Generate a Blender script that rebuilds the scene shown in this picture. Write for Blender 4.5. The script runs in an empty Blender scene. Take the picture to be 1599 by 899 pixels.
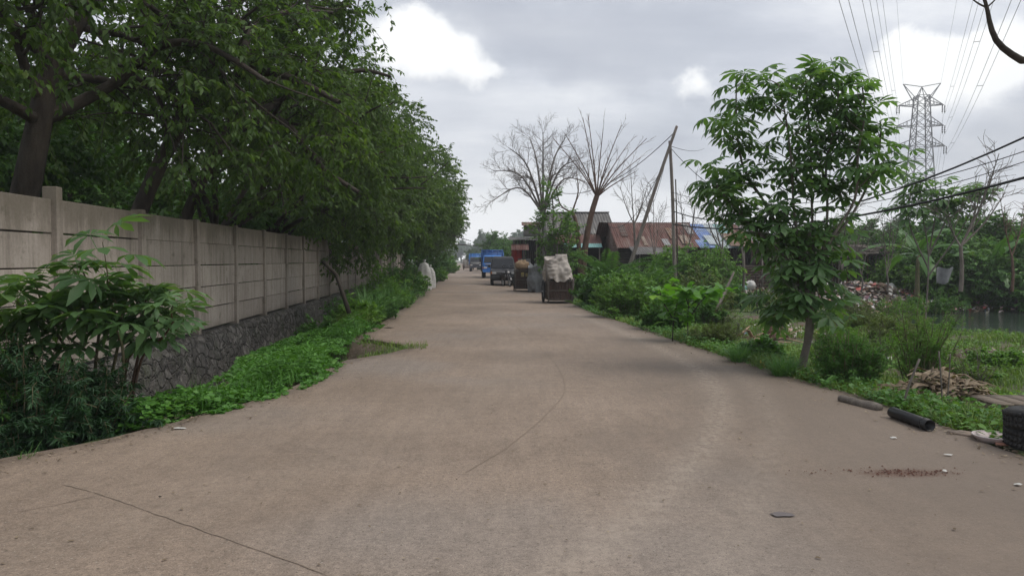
import bpy, bmesh, math, random
import numpy as np
from mathutils import Vector, Matrix
R = math.radians
sc = bpy.context.scene
COL = sc.collection
# ------------------------------------------------------------------ camera
CZ = 1.6; F = 1155.0; PITCH = math.atan(43.5 / F)
cam = bpy.data.cameras.new('camera'); co = bpy.data.objects.new('camera', cam); COL.objects.link(co)
co.location = (0, 0, CZ); co.rotation_euler = (math.pi/2 - PITCH, 0, 0)
cam.sensor_width = 36; cam.lens = 36 * F / 1599; cam.clip_end = 3000; cam.clip_start = 0.05
sc.camera = co
# ------------------------------------------------------------------ light
SUN_EL, SUN_AZ = R(60), R(105)          # azimuth measured from +Y towards +X
sun = bpy.data.lights.new('sun', 'SUN'); sun.energy = 1.5; sun.angle = R(38); sun.color = (1, .95, .88)
so = bpy.data.objects.new('sun', sun); COL.objects.link(so)
sd = Vector((math.sin(SUN_AZ)*math.cos(SUN_EL), math.cos(SUN_AZ)*math.cos(SUN_EL), math.sin(SUN_EL)))
so.rotation_euler = sd.to_track_quat('Z', 'Y').to_euler(); so.location = (30, 10, 60)
sc.view_settings.view_transform = 'Standard'; sc.view_settings.look = 'None'
sc.view_settings.exposure = 0.46; sc.view_settings.gamma = 1; sc.view_settings.use_curve_mapping = False
try:
    sc.render.engine = 'CYCLES'
    sc.cycles.max_bounces = 6; sc.cycles.diffuse_bounces = 3; sc.cycles.glossy_bounces = 2
    sc.cycles.transmission_bounces = 4; sc.cycles.transparent_max_bounces = 6; sc.cycles.volume_bounces = 0
    sc.cycles.use_denoising = True; sc.cycles.denoiser = 'OPENIMAGEDENOISE'
    sc.cycles.use_adaptive_sampling = True; sc.cycles.adaptive_threshold = 0.02
except Exception as e: print(e)

class NT:
    """small node-tree writer"""
    def __init__(s, nt): s.t = nt; nt.nodes.clear()
    def n(s, typ, **kw):
        nd = s.t.nodes.new(typ)
        for k, v in kw.items():
            if k.startswith('i_'):
                k = k[2:]; k = int(k) if k.isdigit() else k.replace('_', ' ')
                s.put(nd.inputs[k], v)
            else: setattr(nd, k, v)
        return nd
    def put(s, inp, v):
        if isinstance(v, bpy.types.NodeSocket): s.t.links.new(v, inp)
        elif isinstance(v, (tuple, list)) and len(v) == 3 and inp.type == 'RGBA': inp.default_value = (*v, 1)
        else: inp.default_value = v
    def math(s, op, a, b=0.0, c=None, clamp=False):
        m = s.n('ShaderNodeMath', operation=op, use_clamp=clamp); s.put(m.inputs[0], a); s.put(m.inputs[1], b)
        if c is not None: s.put(m.inputs[2], c)
        return m.outputs[0]
    def vm(s, op, a, b=(0, 0, 0)):
        m = s.n('ShaderNodeVectorMath', operation=op); s.put(m.inputs[0], a); s.put(m.inputs[1], b)
        return m.outputs['Value'] if op in ('LENGTH', 'DOT_PRODUCT') else m.outputs[0]
    def ramp(s, fac, stops, interp='LINEAR'):
        r = s.n('ShaderNodeValToRGB'); s.put(r.inputs[0], fac); e = r.color_ramp.elements; r.color_ramp.interpolation = interp
        while len(e) < len(stops): e.new(0.5)
        for i, (p, c) in enumerate(stops):
            e[i].position = p; e[i].color = (*c, 1) if isinstance(c, tuple) else (c, c, c, 1)
        return r.outputs[0]
    def mix(s, f, a, b, typ='MIX'):
        m = s.n('ShaderNodeMix', data_type='RGBA', blend_type=typ, clamp_factor=True)
        s.put(m.inputs[0], f); s.put(m.inputs[6], a); s.put(m.inputs[7], b); return m.outputs[2]
    def noise(s, vec, scale, detail=4, rough=.55, out=0, **kw):
        n = s.n('ShaderNodeTexNoise', **kw); s.put(n.inputs['Vector'], vec); n.inputs['Scale'].default_value = scale
        n.inputs['Detail'].default_value = detail; n.inputs['Roughness'].default_value = rough; return n.outputs[out]
    def rng(s, v, a, b, c=0.0, d=1.0, smooth=False):
        m = s.n('ShaderNodeMapRange', interpolation_type='SMOOTHSTEP' if smooth else 'LINEAR'); s.put(m.inputs[0], v)
        m.inputs[1].default_value = a; m.inputs[2].default_value = b; m.inputs[3].default_value = c; m.inputs[4].default_value = d
        return m.outputs[0]

def pixdir(u, v):
    d = Vector(((u-799.5)/F, 1.0, (449.5-v)/F)); c, s = math.cos(PITCH), math.sin(PITCH)
    return Vector((d.x, d.y*c + d.z*s, -d.y*s + d.z*c))
def px(u, v, Y):
    d = pixdir(u, v); return Vector((d.x*Y/d.y, Y, CZ + d.z*Y/d.y))
def gp(u, v, z=0.0):
    d = pixdir(u, v); t = (z-CZ)/d.z; return Vector((d.x*t, d.y*t, z))

# ------------------------------------------------------------------ sky
w = bpy.data.worlds.new('World'); sc.world = w; w.use_nodes = True
T = NT(w.node_tree)
out = T.n('ShaderNodeOutputWorld'); bg = T.n('ShaderNodeBackground'); bg.inputs[1].default_value = 0.1
T.t.links.new(bg.outputs[0], out.inputs[0])
sky = T.n('ShaderNodeTexSky', sky_type='NISHITA', sun_disc=False); sky.sun_elevation = SUN_EL; sky.sun_rotation = SUN_AZ
sky.air_density = 1.2; sky.dust_density = 2
tc = T.n('ShaderNodeTexCoord'); D = tc.outputs['Generated']
sep = T.n('ShaderNodeSeparateXYZ'); T.put(sep.inputs[0], D)
zz = T.math('ADD', T.math('MAXIMUM', sep.outputs[2], 0.0), .22)
pl = T.n('ShaderNodeCombineXYZ'); T.put(pl.inputs[0], T.math('DIVIDE', sep.outputs[0], zz)); T.put(pl.inputs[1], T.math('DIVIDE', sep.outputs[1], zz))
P = pl.outputs[0]
n1 = T.noise(P, 1.3, 8, .55)
n2 = T.noise(T.vm('ADD', P, (3.3, 1.7, 0)), .55, 4, .5)
n3 = T.noise(T.vm('MULTIPLY', P, (.6, 1.6, 1)), 2.6, 6, .6)
den = T.math('ADD', T.math('ADD', T.math('MULTIPLY', n1, .40), T.math('MULTIPLY', n2, .30)), T.math('MULTIPLY', n3, .3))
base = T.ramp(den, [(.42, (4.0, 4.25, 4.85)), (.47, (4.9, 5.15, 5.7)), (.505, (5.7, 5.9, 6.4)), (.54, (6.7, 6.85, 7.2)), (.59, (8.0, 8.1, 8.2))])
wa = T.noise(D, 4.5, 2, .5, out=1); wb = T.noise(D, 17, 6, .62, out=1)
wv = T.vm('ADD', T.vm('MULTIPLY', T.vm('SUBTRACT', wa, (.5, .5, .5)), (.16, .16, .13)), T.vm('MULTIPLY', T.vm('SUBTRACT', wb, (.5, .5, .5)), (.06, .06, .05)))
DD = T.vm('ADD', D, wv)
col = base
def cloud(u, v, ru, rv, bright, soft=.55, colr=(9.2, 9.2, 9.1), low=1.0):
    """one billow: centre direction and angular half sizes; low > 1 lets its underside fade out slowly"""
    global col
    c = pixdir(u, v).normalized()
    d = T.vm('SUBTRACT', DD, tuple(c))
    d = T.vm('MULTIPLY', d, (F/ru, F/ru, F/rv))
    if low != 1.0:
        sx = T.n('ShaderNodeSeparateXYZ'); T.put(sx.inputs[0], d); cx = T.n('ShaderNodeCombineXYZ')
        T.put(cx.inputs[0], sx.outputs[0]); T.put(cx.inputs[1], sx.outputs[1])
        T.put(cx.inputs[2], T.math('MAXIMUM', sx.outputs[2], T.math('MULTIPLY', sx.outputs[2], 1/low))); d = cx.outputs[0]
        T.put(cx.inputs[2], T.math('MAXIMUM', sx.outputs[2], T.math('MULTIPLY', T.math('ABSOLUTE', T.math('MINIMUM', sx.outputs[2], 0.0)), 1/low)))
    m = T.rng(T.vm('LENGTH', d), 1.0, 1.0-soft, 0, bright, True)
    col = T.mix(m, col, colr)
cloud(640, 200, 420, 90, .5, .95, (7.1, 7.2, 7.5)); cloud(860, 150, 260, 45, .45, .9, (7.3, 7.4, 7.6)); cloud(880, 270, 330, 60, .5, .9, (7.5, 7.6, 7.85))
cloud(850, 30, 420, 80, .7, .8, (3.75, 3.95, 4.5))
cloud(1000, 75, 300, 55, .5, .8, (4.1, 4.3, 4.85))
cloud(1270, 90, 170, 80, .5, .8, (4.5, 4.7, 5.3))
cloud(1000, 210, 260, 60, .45, .9, (4.7, 4.85, 5.3))
cloud(1560, 235, 230, 60, .7, .8, (4.6, 4.75, 5.2))
cloud(880, 330, 420, 70, .5, .9, (7.2, 7.3, 7.6))
cloud(1450, 110, 110, 70, .75, .7, (6.9, 7.0, 7.3), 1.6)
cloud(1480, 85, 110, 52, 1.0, .35, low=1.3); cloud(1440, 70, 55, 38, .95, .35); cloud(1575, 110, 70, 50, .9, .45, low=1.4); cloud(1395, 120, 40, 45, .8, .6, low=1.5)
cloud(660, 90, 130, 60, .7, .8, (7.2, 7.3, 7.5))
cloud(640, 75, 75, 36, .95, .45, low=1.4); cloud(705, 100, 65, 30, .95, .5, low=1.4); cloud(752, 112, 34, 16, .8, .6)
cloud(1100, 130, 80, 50, .6, .8, (7.0, 7.1, 7.4))
cloud(1060, 60, 150, 40, .6, .8, (4.4, 4.65, 5.2)); cloud(1085, 118, 60, 36, 1, .4, low=1.4); cloud(1135, 108, 46, 36, .95, .5, low=1.4)
cloud(1025, 180, 12, 7, .8, .7); cloud(995, 183, 9, 6, .6, .7)
cloud(300, 40, 200, 90, .8, .7, (7.4, 7.5, 7.9))
cloud(700, 330, 110, 60, .5, .8, (7.8, 7.9, 8.1)); cloud(780, 310, 90, 30, .6, .7, (8.0, 8.1, 8.2))
hz = T.rng(sep.outputs[2], 0.0, .15, .9, 0.0, True)
col = T.mix(hz, col, (9.3, 9.4, 9.6))
colf = T.mix(.1, col, sky.outputs[0])
T.put(bg.inputs[0], colf)

# ------------------------------------------------------------------ tagging
def tag(o, label=None, cat=None, group=None, kind=None):
    if label: o['label'] = label
    if cat: o['category'] = cat
    if group: o['group'] = group
    if kind: o['kind'] = kind
    return o
def empty(name, loc=(0, 0, 0), label=None, cat=None, group=None, rz=0.0):
    o = bpy.data.objects.new(name, None); COL.objects.link(o); o.location = loc; o.rotation_euler = (0, 0, rz)
    o.empty_display_size = .2
    return tag(o, label, cat, group)
def copy_tree(o, parent=None):
    c = o.copy(); COL.objects.link(c); c.parent = parent
    for ch in list(o.children): copy_tree(ch, c)
    return c

# ------------------------------------------------------------------ mesh collector
class MB:
    def __init__(s): s.v = []; s.f = {}; s.n = 0
    def add(s, V, Fs):
        V = np.asarray(V, float).reshape(-1, 3); Fs = np.asarray(Fs, int)
        if Fs.size == 0: return
        s.v.append(V); s.f.setdefault(Fs.shape[1], []).append(Fs + s.n); s.n += len(V)
    def box(s, c, d, rz=0.0, M=None):
        x, y, z = d[0]/2, d[1]/2, d[2]/2
        V = np.array([(-x,-y,-z),(x,-y,-z),(x,y,-z),(-x,y,-z),(-x,-y,z),(x,-y,z),(x,y,z),(-x,y,z)])
        if M is not None: V = V @ np.array(M.to_3x3()).T
        elif rz: V = V @ np.array(Matrix.Rotation(rz, 3, 'Z')).T
        s.add(V + np.array(c), [(0,3,2,1),(4,5,6,7),(0,1,5,4),(1,2,6,5),(2,3,7,6),(3,0,4,7)])
    def bar(s, a, b, wd, th=None):
        a, b = Vector(a), Vector(b); d = b-a; th = th or wd
        M = d.to_track_quat('Z', 'Y').to_matrix(); s.box((a+b)/2, (wd, th, d.length), M=M)
    def tube(s, pts, r, n=6, cap=True):
        pts = [Vector(p) for p in pts]; m = len(pts); rr = r if hasattr(r, '__len__') else [r]*m
        V = []; up = None
        for i, p in enumerate(pts):
            t = (pts[min(i+1, m-1)] - pts[max(i-1, 0)])
            if t.length < 1e-9: t = Vector((0, 0, 1))
            t.normalize()
            if up is None: up = t.orthogonal().normalized()
            up = (up - t*up.dot(t)); up = up.normalized() if up.length > 1e-6 else t.orthogonal().normalized()
            q = t.cross(up)
            for k in range(n):
                a = 2*math.pi*k/n; V.append(p + (up*math.cos(a) + q*math.sin(a))*rr[i])
        Fq = [(i*n+k, i*n+(k+1) % n, (i+1)*n+(k+1) % n, (i+1)*n+k) for i in range(m-1) for k in range(n)]
        s.add([tuple(v) for v in V], Fq)
        if cap and n >= 3:
            b = s.n - len(V)
            s.f.setdefault(n, []).append(np.array([[b+k for k in range(n)][::-1], [b+(m-1)*n+k for k in range(n)]]))
    def lathe(s, prof, c=(0, 0, 0), axis='Z', n=20):
        V = []
        for r, z in prof:
            for k in range(n):
                a = 2*math.pi*k/n; p = (r*math.cos(a), r*math.sin(a), z)
                if axis == 'X': p = (z, r*math.cos(a), r*math.sin(a))
                if axis == 'Y': p = (r*math.cos(a), z, r*math.sin(a))
                V.append((p[0]+c[0], p[1]+c[1], p[2]+c[2]))
        m = len(prof)
        s.add(V, [(i*n+k, i*n+(k+1) % n, (i+1)*n+(k+1) % n, (i+1)*n+k) for i in range(m-1) for k in range(n)])
    def prism(s, poly, y0, y1, plane='YZ', taper=None):
        """poly in a plane, extruded along the third axis; taper(a,b,side)->offset"""
        n = len(poly); V = []
        for e in (y0, y1):
            for a, b in poly:
                ee = e if taper is None else taper(a, b, e)
                V.append({'YZ': (ee, a, b), 'XZ': (a, ee, b), 'XY': (a, b, ee)}[plane])
        s.add(V, [(i, (i+1) % n, n+(i+1) % n, n+i) for i in range(n)])
        b0 = s.n - 2*n
        s.f.setdefault(n, []).append(np.array([[b0+k for k in range(n)][::-1], [b0+n+k for k in range(n)]]))
    def sheet(s, fn, nu, nv):
        V = [fn(i/nu, j/nv) for j in range(nv+1) for i in range(nu+1)]
        s.add(V, [(j*(nu+1)+i, j*(nu+1)+i+1, (j+1)*(nu+1)+i+1, (j+1)*(nu+1)+i) for j in range(nv) for i in range(nu)])
    def put(s, tv, tf, P, Dr, N, S):
        """many copies of template: x side, y along Dr, z along N"""
        P, Dr, N = (np.asarray(a, float) for a in (P, Dr, N)); S = np.asarray(S, float).reshape(-1, 1, 1) * np.ones((len(P), 1, 1))
        Dr = Dr/np.maximum(np.linalg.norm(Dr, axis=1, keepdims=True), 1e-9)
        X = np.cross(Dr, N); X /= np.maximum(np.linalg.norm(X, axis=1, keepdims=True), 1e-9); N = np.cross(X, Dr)
        tv = np.asarray(tv, float)
        V = P[:, None, :] + S*(tv[None, :, 0:1]*X[:, None, :] + tv[None, :, 1:2]*Dr[:, None, :] + tv[None, :, 2:3]*N[:, None, :])
        k = len(tv); off = (np.arange(len(P))*k)[:, None, None]
        for fs in tf:
            fs = np.asarray(fs, int); s.f.setdefault(fs.shape[1], []).append((fs[None]+off).reshape(-1, fs.shape[1]) + s.n)
        s.v.append(V.reshape(-1, 3)); s.n += len(P)*k
    def build(s, name, m, parent=None, smooth=False, bevel=0, link=True):
        me = bpy.data.meshes.new(name); V = np.concatenate(s.v) if s.v else np.zeros((0, 3))
        me.vertices.add(len(V)); me.vertices.foreach_set('co', V.ravel())
        L, st, tot = [], [], []; p = 0
        for k, lst in s.f.items():
            a = np.concatenate(lst); L.append(a.ravel()); st.append(p + np.arange(len(a))*k); tot.append(np.full(len(a), k)); p += a.size
        if L:
            L = np.concatenate(L); st = np.concatenate(st); tot = np.concatenate(tot)
            me.loops.add(len(L)); me.loops.foreach_set('vertex_index', L.astype(np.int32))
            me.polygons.add(len(st)); me.polygons.foreach_set('loop_start', st.astype(np.int32)); me.polygons.foreach_set('loop_total', tot.astype(np.int32))
        me.update(calc_edges=True); me.validate()
        if smooth: me.polygons.foreach_set('use_smooth', np.ones(len(me.polygons), bool))
        for mm in (m if isinstance(m, (list, tuple)) else [m]): me.materials.append(mm)
        o = bpy.data.objects.new(name, me); COL.objects.link(o); o.parent = parent
        if bevel:
            b = o.modifiers.new('b', 'BEVEL'); b.width = bevel; b.segments = 2; b.limit_method = 'ANGLE'; b.angle_limit = R(35)
            me.polygons.foreach_set('use_smooth', np.ones(len(me.polygons), bool))
            try:
                wn_ = o.modifiers.new('w', 'WEIGHTED_NORMAL'); wn_.keep_sharp = False
            except Exception: pass
        return o

# ------------------------------------------------------------------ materials
def pm(name, c1, c2=None, scale=4, rough=.8, metal=0, bump=.0, bscale=None, spec=.3, streak=None, c3=None, thr=(.35, .65)):
    m = bpy.data.materials.new(name); m.use_nodes = True; t = NT(m.node_tree)
    o = t.n('ShaderNodeOutputMaterial'); b = t.n('ShaderNodeBsdfPrincipled'); t.t.links.new(b.outputs[0], o.inputs[0])
    tc = t.n('ShaderNodeTexCoord').outputs['Object']
    vec = tc if streak is None else t.vm('MULTIPLY', tc, streak)
    c2 = c2 or tuple(x*.75 for x in c1)
    f = t.noise(vec, scale, 6, .62)
    stops = [(thr[0], c1), (thr[1], c2)]
    if c3: stops = [(thr[0], c1), ((thr[0]+thr[1])/2, c2), (thr[1], c3)]
    c = t.ramp(f, stops)
    g = t.noise(tc, scale*9, 3, .7)
    c = t.mix(1, c, t.ramp(g, [(.3, .82), (.7, 1.12)]), 'MULTIPLY')
    t.put(b.inputs['Base Color'], c); b.inputs['Roughness'].default_value = rough; b.inputs['Metallic'].default_value = metal
    b.inputs['Specular IOR Level'].default_value = spec
    if bump:
        bp = t.n('ShaderNodeBump'); bp.inputs['Strength'].default_value = bump; bp.inputs['Distance'].default_value = .03
        t.put(bp.inputs['Height'], t.noise(tc, bscale or scale*6, 5, .6)); t.put(b.inputs['Normal'], bp.outputs[0])
    return m
GREENS = ('bush_leaf', 'bush_light_leaf', 'olive_leaf', 'grass_blade', 'weed_leaf', 'cassava_leaf', 'tuft_blade', 'broad_leaf', 'cassava_pale_leaf', 'woodland_leaf')
def leaf(name, stops, trans=.3, clump=.8, rough=.5):
    """foliage: hue picked per leaf plus slow drift over the plant"""
    m = bpy.data.materials.new(name); m.use_nodes = True; t = NT(m.node_tree)
    o = t.n('ShaderNodeOutputMaterial'); ge = t.n('ShaderNodeNewGeometry'); ob = t.n('ShaderNodeTexCoord').outputs['Object']
    wi = 1.0 if name == 'rubbish_scraps' else .55
    r = t.math('ADD', t.math('MULTIPLY', ge.outputs['Random Per Island'], wi), t.math('MULTIPLY', t.rng(t.noise(ob, clump, 2, .5), .3, .7), 1-wi))
    k_ = 1.5 if name in GREENS else 1.15
    c = t.ramp(r, [(p_, tuple(q_*k_ for q_ in c_)) for p_, c_ in stops])
    b = t.n('ShaderNodeBsdfPrincipled'); t.put(b.inputs['Base Color'], c); b.inputs['Roughness'].default_value = rough; b.inputs['Specular IOR Level'].default_value = .3
    tr = t.n('ShaderNodeBsdfTranslucent'); t.put(tr.inputs[0], t.mix(1, c, (1.25, 1.35, .45), 'MULTIPLY'))
    ms = t.n('ShaderNodeMixShader'); ms.inputs[0].default_value = trans
    t.t.links.new(b.outputs[0], ms.inputs[1]); t.t.links.new(tr.outputs[0], ms.inputs[2]); t.t.links.new(ms.outputs[0], o.inputs[0])
    return m
M = {}
M['leaf_dark'] = leaf('cherry_leaf', [(0, (.036, .070, .020)), (.4, (.062, .112, .030)), (.8, (.095, .155, .042)), (1, (.15, .20, .06))], .5, .6)
M['leaf_back'] = leaf('woodland_leaf', [(0, (.03, .07, .015)), (.6, (.055, .12, .025)), (1, (.09, .17, .035))], .35, .4)
M['cassava'] = leaf('cassava_leaf', [(0, (.042, .085, .034)), (.6, (.075, .138, .055)), (.95, (.10, .17, .06)), (1, (.24, .23, .07))], .48, 1.2, .4)
M['cassava_pale'] = leaf('cassava_pale_leaf', [(0, (.05, .10, .04)), (.6, (.085, .15, .065)), (1, (.13, .19, .08))], .3, 1.2, .45)
M['feather'] = leaf('feathery_leaf', [(0, (.018, .05, .022)), (.7, (.032, .08, .032)), (1, (.05, .105, .04))], .25, 1.5)
M['weed'] = leaf('weed_leaf', [(0, (.03, .08, .015)), (.5, (.055, .14, .025)), (.9, (.085, .19, .035)), (1, (.16, .17, .06))], .3, 1.0)
M['bush'] = leaf('bush_leaf', [(0, (.03, .075, .018)), (.6, (.055, .13, .028)), (1, (.10, .19, .04))], .3, 1.0)
M['bush_light'] = leaf('bush_light_leaf', [(0, (.05, .11, .02)), (.6, (.09, .18, .035)), (1, (.16, .26, .05))], .35, 1.0)
M['teak'] = leaf('broad_leaf', [(0, (.045, .12, .02)), (.6, (.09, .21, .03)), (1, (.19, .33, .045))], .4, 1.5, .4)
M['olive'] = leaf('olive_leaf', [(0, (.06, .085, .03)), (.6, (.09, .125, .04)), (1, (.15, .17, .06))], .3, 1.0)
M['grass'] = leaf('grass_blade', [(0, (.045, .085, .02)), (.5, (.085, .14, .03)), (.85, (.14, .19, .045)), (1, (.24, .22, .09))], .3, .7)
M['tuft'] = leaf('tuft_blade', [(0, (.04, .10, .03)), (.6, (.075, .16, .05)), (1, (.15, .24, .10))], .3, 1.2)
M['yellow'] = leaf('yellow_leaf', [(0, (.42, .26, .02)), (1, (.6, .42, .05))], .3, 1)
M['banana'] = leaf('banana_leaf', [(0, (.04, .10, .025)), (.6, (.075, .16, .04)), (1, (.12, .2, .06))], .35, .8, .35)
M['dryleaf'] = leaf('dry_leaf', [(0, (.05, .035, .022)), (.35, (.11, .08, .052)), (.65, (.20, .155, .105)), (1, (.36, .30, .22))], .1, 9, .8)
M['litter'] = leaf('rubbish_scraps', [(0, (.05, .04, .03)), (.3, (.14, .10, .07)), (.4, (.40, .35, .30)), (.46, (.07, .06, .06)), (.52, (.62, .60, .57)), (.58, (.16, .11, .08)), (.66, (.5, .36, .30)), (.72, (.10, .18, .24)), (.8, (.42, .10, .08)), (.9, (.70, .69, .67)), (1, (.3, .26, .2))], .05, 9, .7)
M['far_leaf'] = leaf('distant_leaf', [(0, (.04, .08, .025)), (.6, (.06, .12, .035)), (1, (.10, .16, .05))], .2, .15)
M['bark'] = pm('bark', (.032, .026, .021), (.07, .058, .046), 7, .9, bump=.6, streak=(1, 1, .25))
M['bark_grey'] = pm('grey_bark', (.11, .095, .08), (.2, .175, .15), 9, .9, bump=.5, streak=(1, 1, .3))
M['bark_red'] = pm('brown_bark', (.085, .05, .035), (.15, .095, .07), 9, .9, bump=.5, streak=(1, 1, .3))
M['twig'] = pm('twig_bark', (.10, .085, .075), (.17, .15, .13), 6, .9)
M['stem'] = pm('green_stem', (.08, .09, .04), (.16, .13, .08), 8, .8)
M['concrete'] = pm('concrete_plain', (.33, .30, .27), (.24, .215, .19), 2.2, .9, bump=.15, bscale=30)
M['pole'] = pm('weathered_pole', (.13, .11, .095), (.24, .21, .185), 10, .9, bump=.4, streak=(1, 1, .12))
M['black'] = pm('black_plastic', (.012, .012, .013), (.02, .02, .02), 5, .45, spec=.4)
M['rubber'] = pm('old_rubber', (.022, .022, .023), (.04, .038, .036), 12, .75, bump=.2)
M['glass'] = pm('dark_glass', (.012, .015, .018), (.02, .022, .026), 2, .15, spec=.35)
M['steel'] = pm('galvanised_steel', (.22, .225, .23), (.32, .325, .33), 1, .55, metal=.3)
M['cable'] = pm('cable_sheath', (.012, .012, .013), (.02, .02, .02), 5, .6)

# ------------------------------------------------------------------ ground shape
SH = -0.0762
LX = [(-30, -9), (2, -4.6), (4.2, -4.45), (5.9, -4.08), (6.5, -3.62), (7.4, -3.28), (8.2, -3.0), (9.1, -2.74), (10.2, -2.66), (11.3, -2.78),
      (11.8, -2.62), (12.6, -2.1), (13.5, -1.86), (14.1, -2.15), (14.7, -2.75), (15.1, -3.12), (20, -3.45), (26.4, -3.62), (33, -3.98), (97, -8.55), (400, -31.6)]
RX = [(-30, 9), (0, 5.2), (4, 4.5), (6.3, 4.22), (8.2, 4.12), (10, 3.84), (13.3, 3.45), (17.4, 3.0), (22, 2.5), (28, 2.18), (60, -.25), (97, -3.07), (400, -26.2)]
EL = lambda y: np.interp(y, [p[0] for p in LX], [p[1] for p in LX])
ER = lambda y: np.interp(y, [p[0] for p in RX], [p[1] for p in RX])
WX0 = -4.83                                                # wall line: x = WX0 + SH*y
def vnoise(x, y, s, seed=0):
    x = np.asarray(x, float)/s + seed*17.3; y = np.asarray(y, float)/s + seed*9.1
    xi, yi = np.floor(x), np.floor(y); fx, fy = x-xi, y-yi; fx = fx*fx*(3-2*fx); fy = fy*fy*(3-2*fy)
    h = lambda a, b: np.modf(np.abs(np.sin(a*127.1+b*311.7)*43758.5453))[0]
    return (h(xi, yi)*(1-fx)+h(xi+1, yi)*fx)*(1-fy)+(h(xi, yi+1)*(1-fx)+h(xi+1, yi+1)*fx)*fy
sst = lambda a, b, x: (lambda t: t*t*(3-2*t))(np.clip((np.asarray(x, float)-a)/(b-a), 0, 1))
WATER = -0.55
def pond(x, y):
    """<0 inside the pond"""
    n = (vnoise(x, y, 2.2, 3)-.5)*.5 + (vnoise(x, y, .8, 5)-.5)*.2
    a = np.sqrt(((x-23)/12.6)**2 + ((y-24.0)/7.3)**2) - 1 + n*.2
    b = np.sqrt(((x-10.8)/3.6)**2 + ((y-(24.6+(x-10)*.1))/.9)**2) - 1 + n*.9
    b = b*.3
    return np.minimum(a, b)
def H(x, y):
    x = np.asarray(x, float); y = np.asarray(y, float)
    dl = EL(y)-x; dr = x-ER(y); X0 = x-SH*y
    n = (vnoise(x, y, 1.3, 1)-.5)*.14 + (vnoise(x, y, .45, 2)-.5)*.05
    zl = -.05 - .72*sst(.25, 1.5, dl) * (1-.75*sst(28, 45, y)) + n*sst(.1, 1, dl)
    zl = np.where(X0 < WX0-.12, .05+n, zl)
    zl = zl*1.0
    zr = -.05 - .3*sst(.1, 3, dr) + .2*sst(30, 38, y)*sst(.1, 3, dr) + n*sst(.1, 1.2, dr)
    pd = pond(x, y); k = sst(.12, -.06, pd)
    zr = zr*(1-k) + (-1.25)*k
    z = np.where(dl > 0, zl, np.where(dr > 0, zr, -.10))
    return z
def hz1(x, y): return float(H(x, y))

xs = np.concatenate([[-900, -500, -250, -120, -70, -45], np.arange(-30, -7, 1.0), np.arange(-7, 16, .16), np.arange(16, 40, .5), np.arange(40, 80, 3), [90, 120, 200, 350, 600, 1000]])
ys = np.concatenate([[-60, -30, -15, -6, 0], np.arange(2, 34, .16), np.arange(34, 60, .6), np.arange(60, 120, 3), [130, 150, 180, 220, 300, 400, 600, 900, 1500]])
GX, GY = np.meshgrid(xs, ys); GXX = GX + SH*np.clip(GY, -60, 400)
GZ = H(GXX, GY)
far = sst(90, 140, GY); GZ = GZ*(1-far) + (-.12)*far
g = MB(); nx, ny = len(xs), len(ys)
idx = np.arange(nx*ny).reshape(ny, nx)
g.add(np.stack([GXX, GY, GZ], -1).reshape(-1, 3), np.stack([idx[:-1, :-1], idx[:-1, 1:], idx[1:, 1:], idx[1:, :-1]], -1).reshape(-1, 4))
m = bpy.data.materials.new('earth'); m.use_nodes = True; t = NT(m.node_tree)
o = t.n('ShaderNodeOutputMaterial'); b = t.n('ShaderNodeBsdfPrincipled'); t.t.links.new(b.outputs[0], o.inputs[0])
tcn = t.n('ShaderNodeTexCoord').outputs['Object']
soil = t.ramp(t.noise(tcn, 3, 8, .7), [(.3, (.05, .036, .025)), (.5, (.11, .082, .058)), (.7, (.19, .15, .11))])
grn = t.ramp(t.noise(tcn, 6, 6, .7), [(.3, (.03, .055, .012)), (.7, (.09, .13, .035))])
mk = t.rng(t.noise(tcn, .45, 4, .6), .42, .55, 0, 1, True)
cc = t.mix(mk, soil, grn); t.put(b.inputs['Base Color'], cc); b.inputs['Roughness'].default_value = .95
bp = t.n('ShaderNodeBump'); bp.inputs['Strength'].default_value = .8; bp.inputs['Distance'].default_value = .05
t.put(bp.inputs['Height'], t.noise(tcn, 14, 8, .7)); t.put(b.inputs['Normal'], bp.outputs[0])
tag(g.build('ground', m, smooth=True), kind='structure')

# ------------------------------------------------------------------ road
ry = np.concatenate([[-30, -12, -4, 0], np.arange(2.5, 18, .07), np.arange(18, 40, .4), np.arange(40, 120, 2), [140, 180, 240, 320, 400]])
NR = 110
el, er = EL(ry), ER(ry)
jit = lambda y, s: (vnoise(y, y*0+s, .35, s)-.5)*.09 + (vnoise(y, y*0+s, 1.3, s+1)-.5)*.14
el = el + jit(ry, 4)*(ry > 2); er = er + jit(ry, 7)*(ry > 2)
tt = np.linspace(0, 1, NR+1)
RXX = el[:, None]*(1-tt) + er[:, None]*tt; RYY = np.repeat(ry[:, None], NR+1, 1)
RZ = (vnoise(RXX, RYY, 2.5, 8)-.5)*.012*(RYY < 40)
g = MB(); idx = np.arange(len(ry)*(NR+1)).reshape(len(ry), NR+1)
g.add(np.stack([RXX, RYY, RZ], -1).reshape(-1, 3), np.stack([idx[:-1, :-1], idx[:-1, 1:], idx[1:, 1:], idx[1:, :-1]], -1).reshape(-1, 4))
for side, e in ((0, el), (NR, er)):
    top = np.stack([RXX[:, side], ry, RZ[:, side]], -1); bot = top.copy(); bot[:, 2] = -.28
    k = len(ry); q = np.stack([np.arange(k-1), np.arange(1, k), np.arange(1, k)+k, np.arange(k-1)+k], -1)
    g.add(np.concatenate([top, bot]), q if side else q[:, ::-1])
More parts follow.
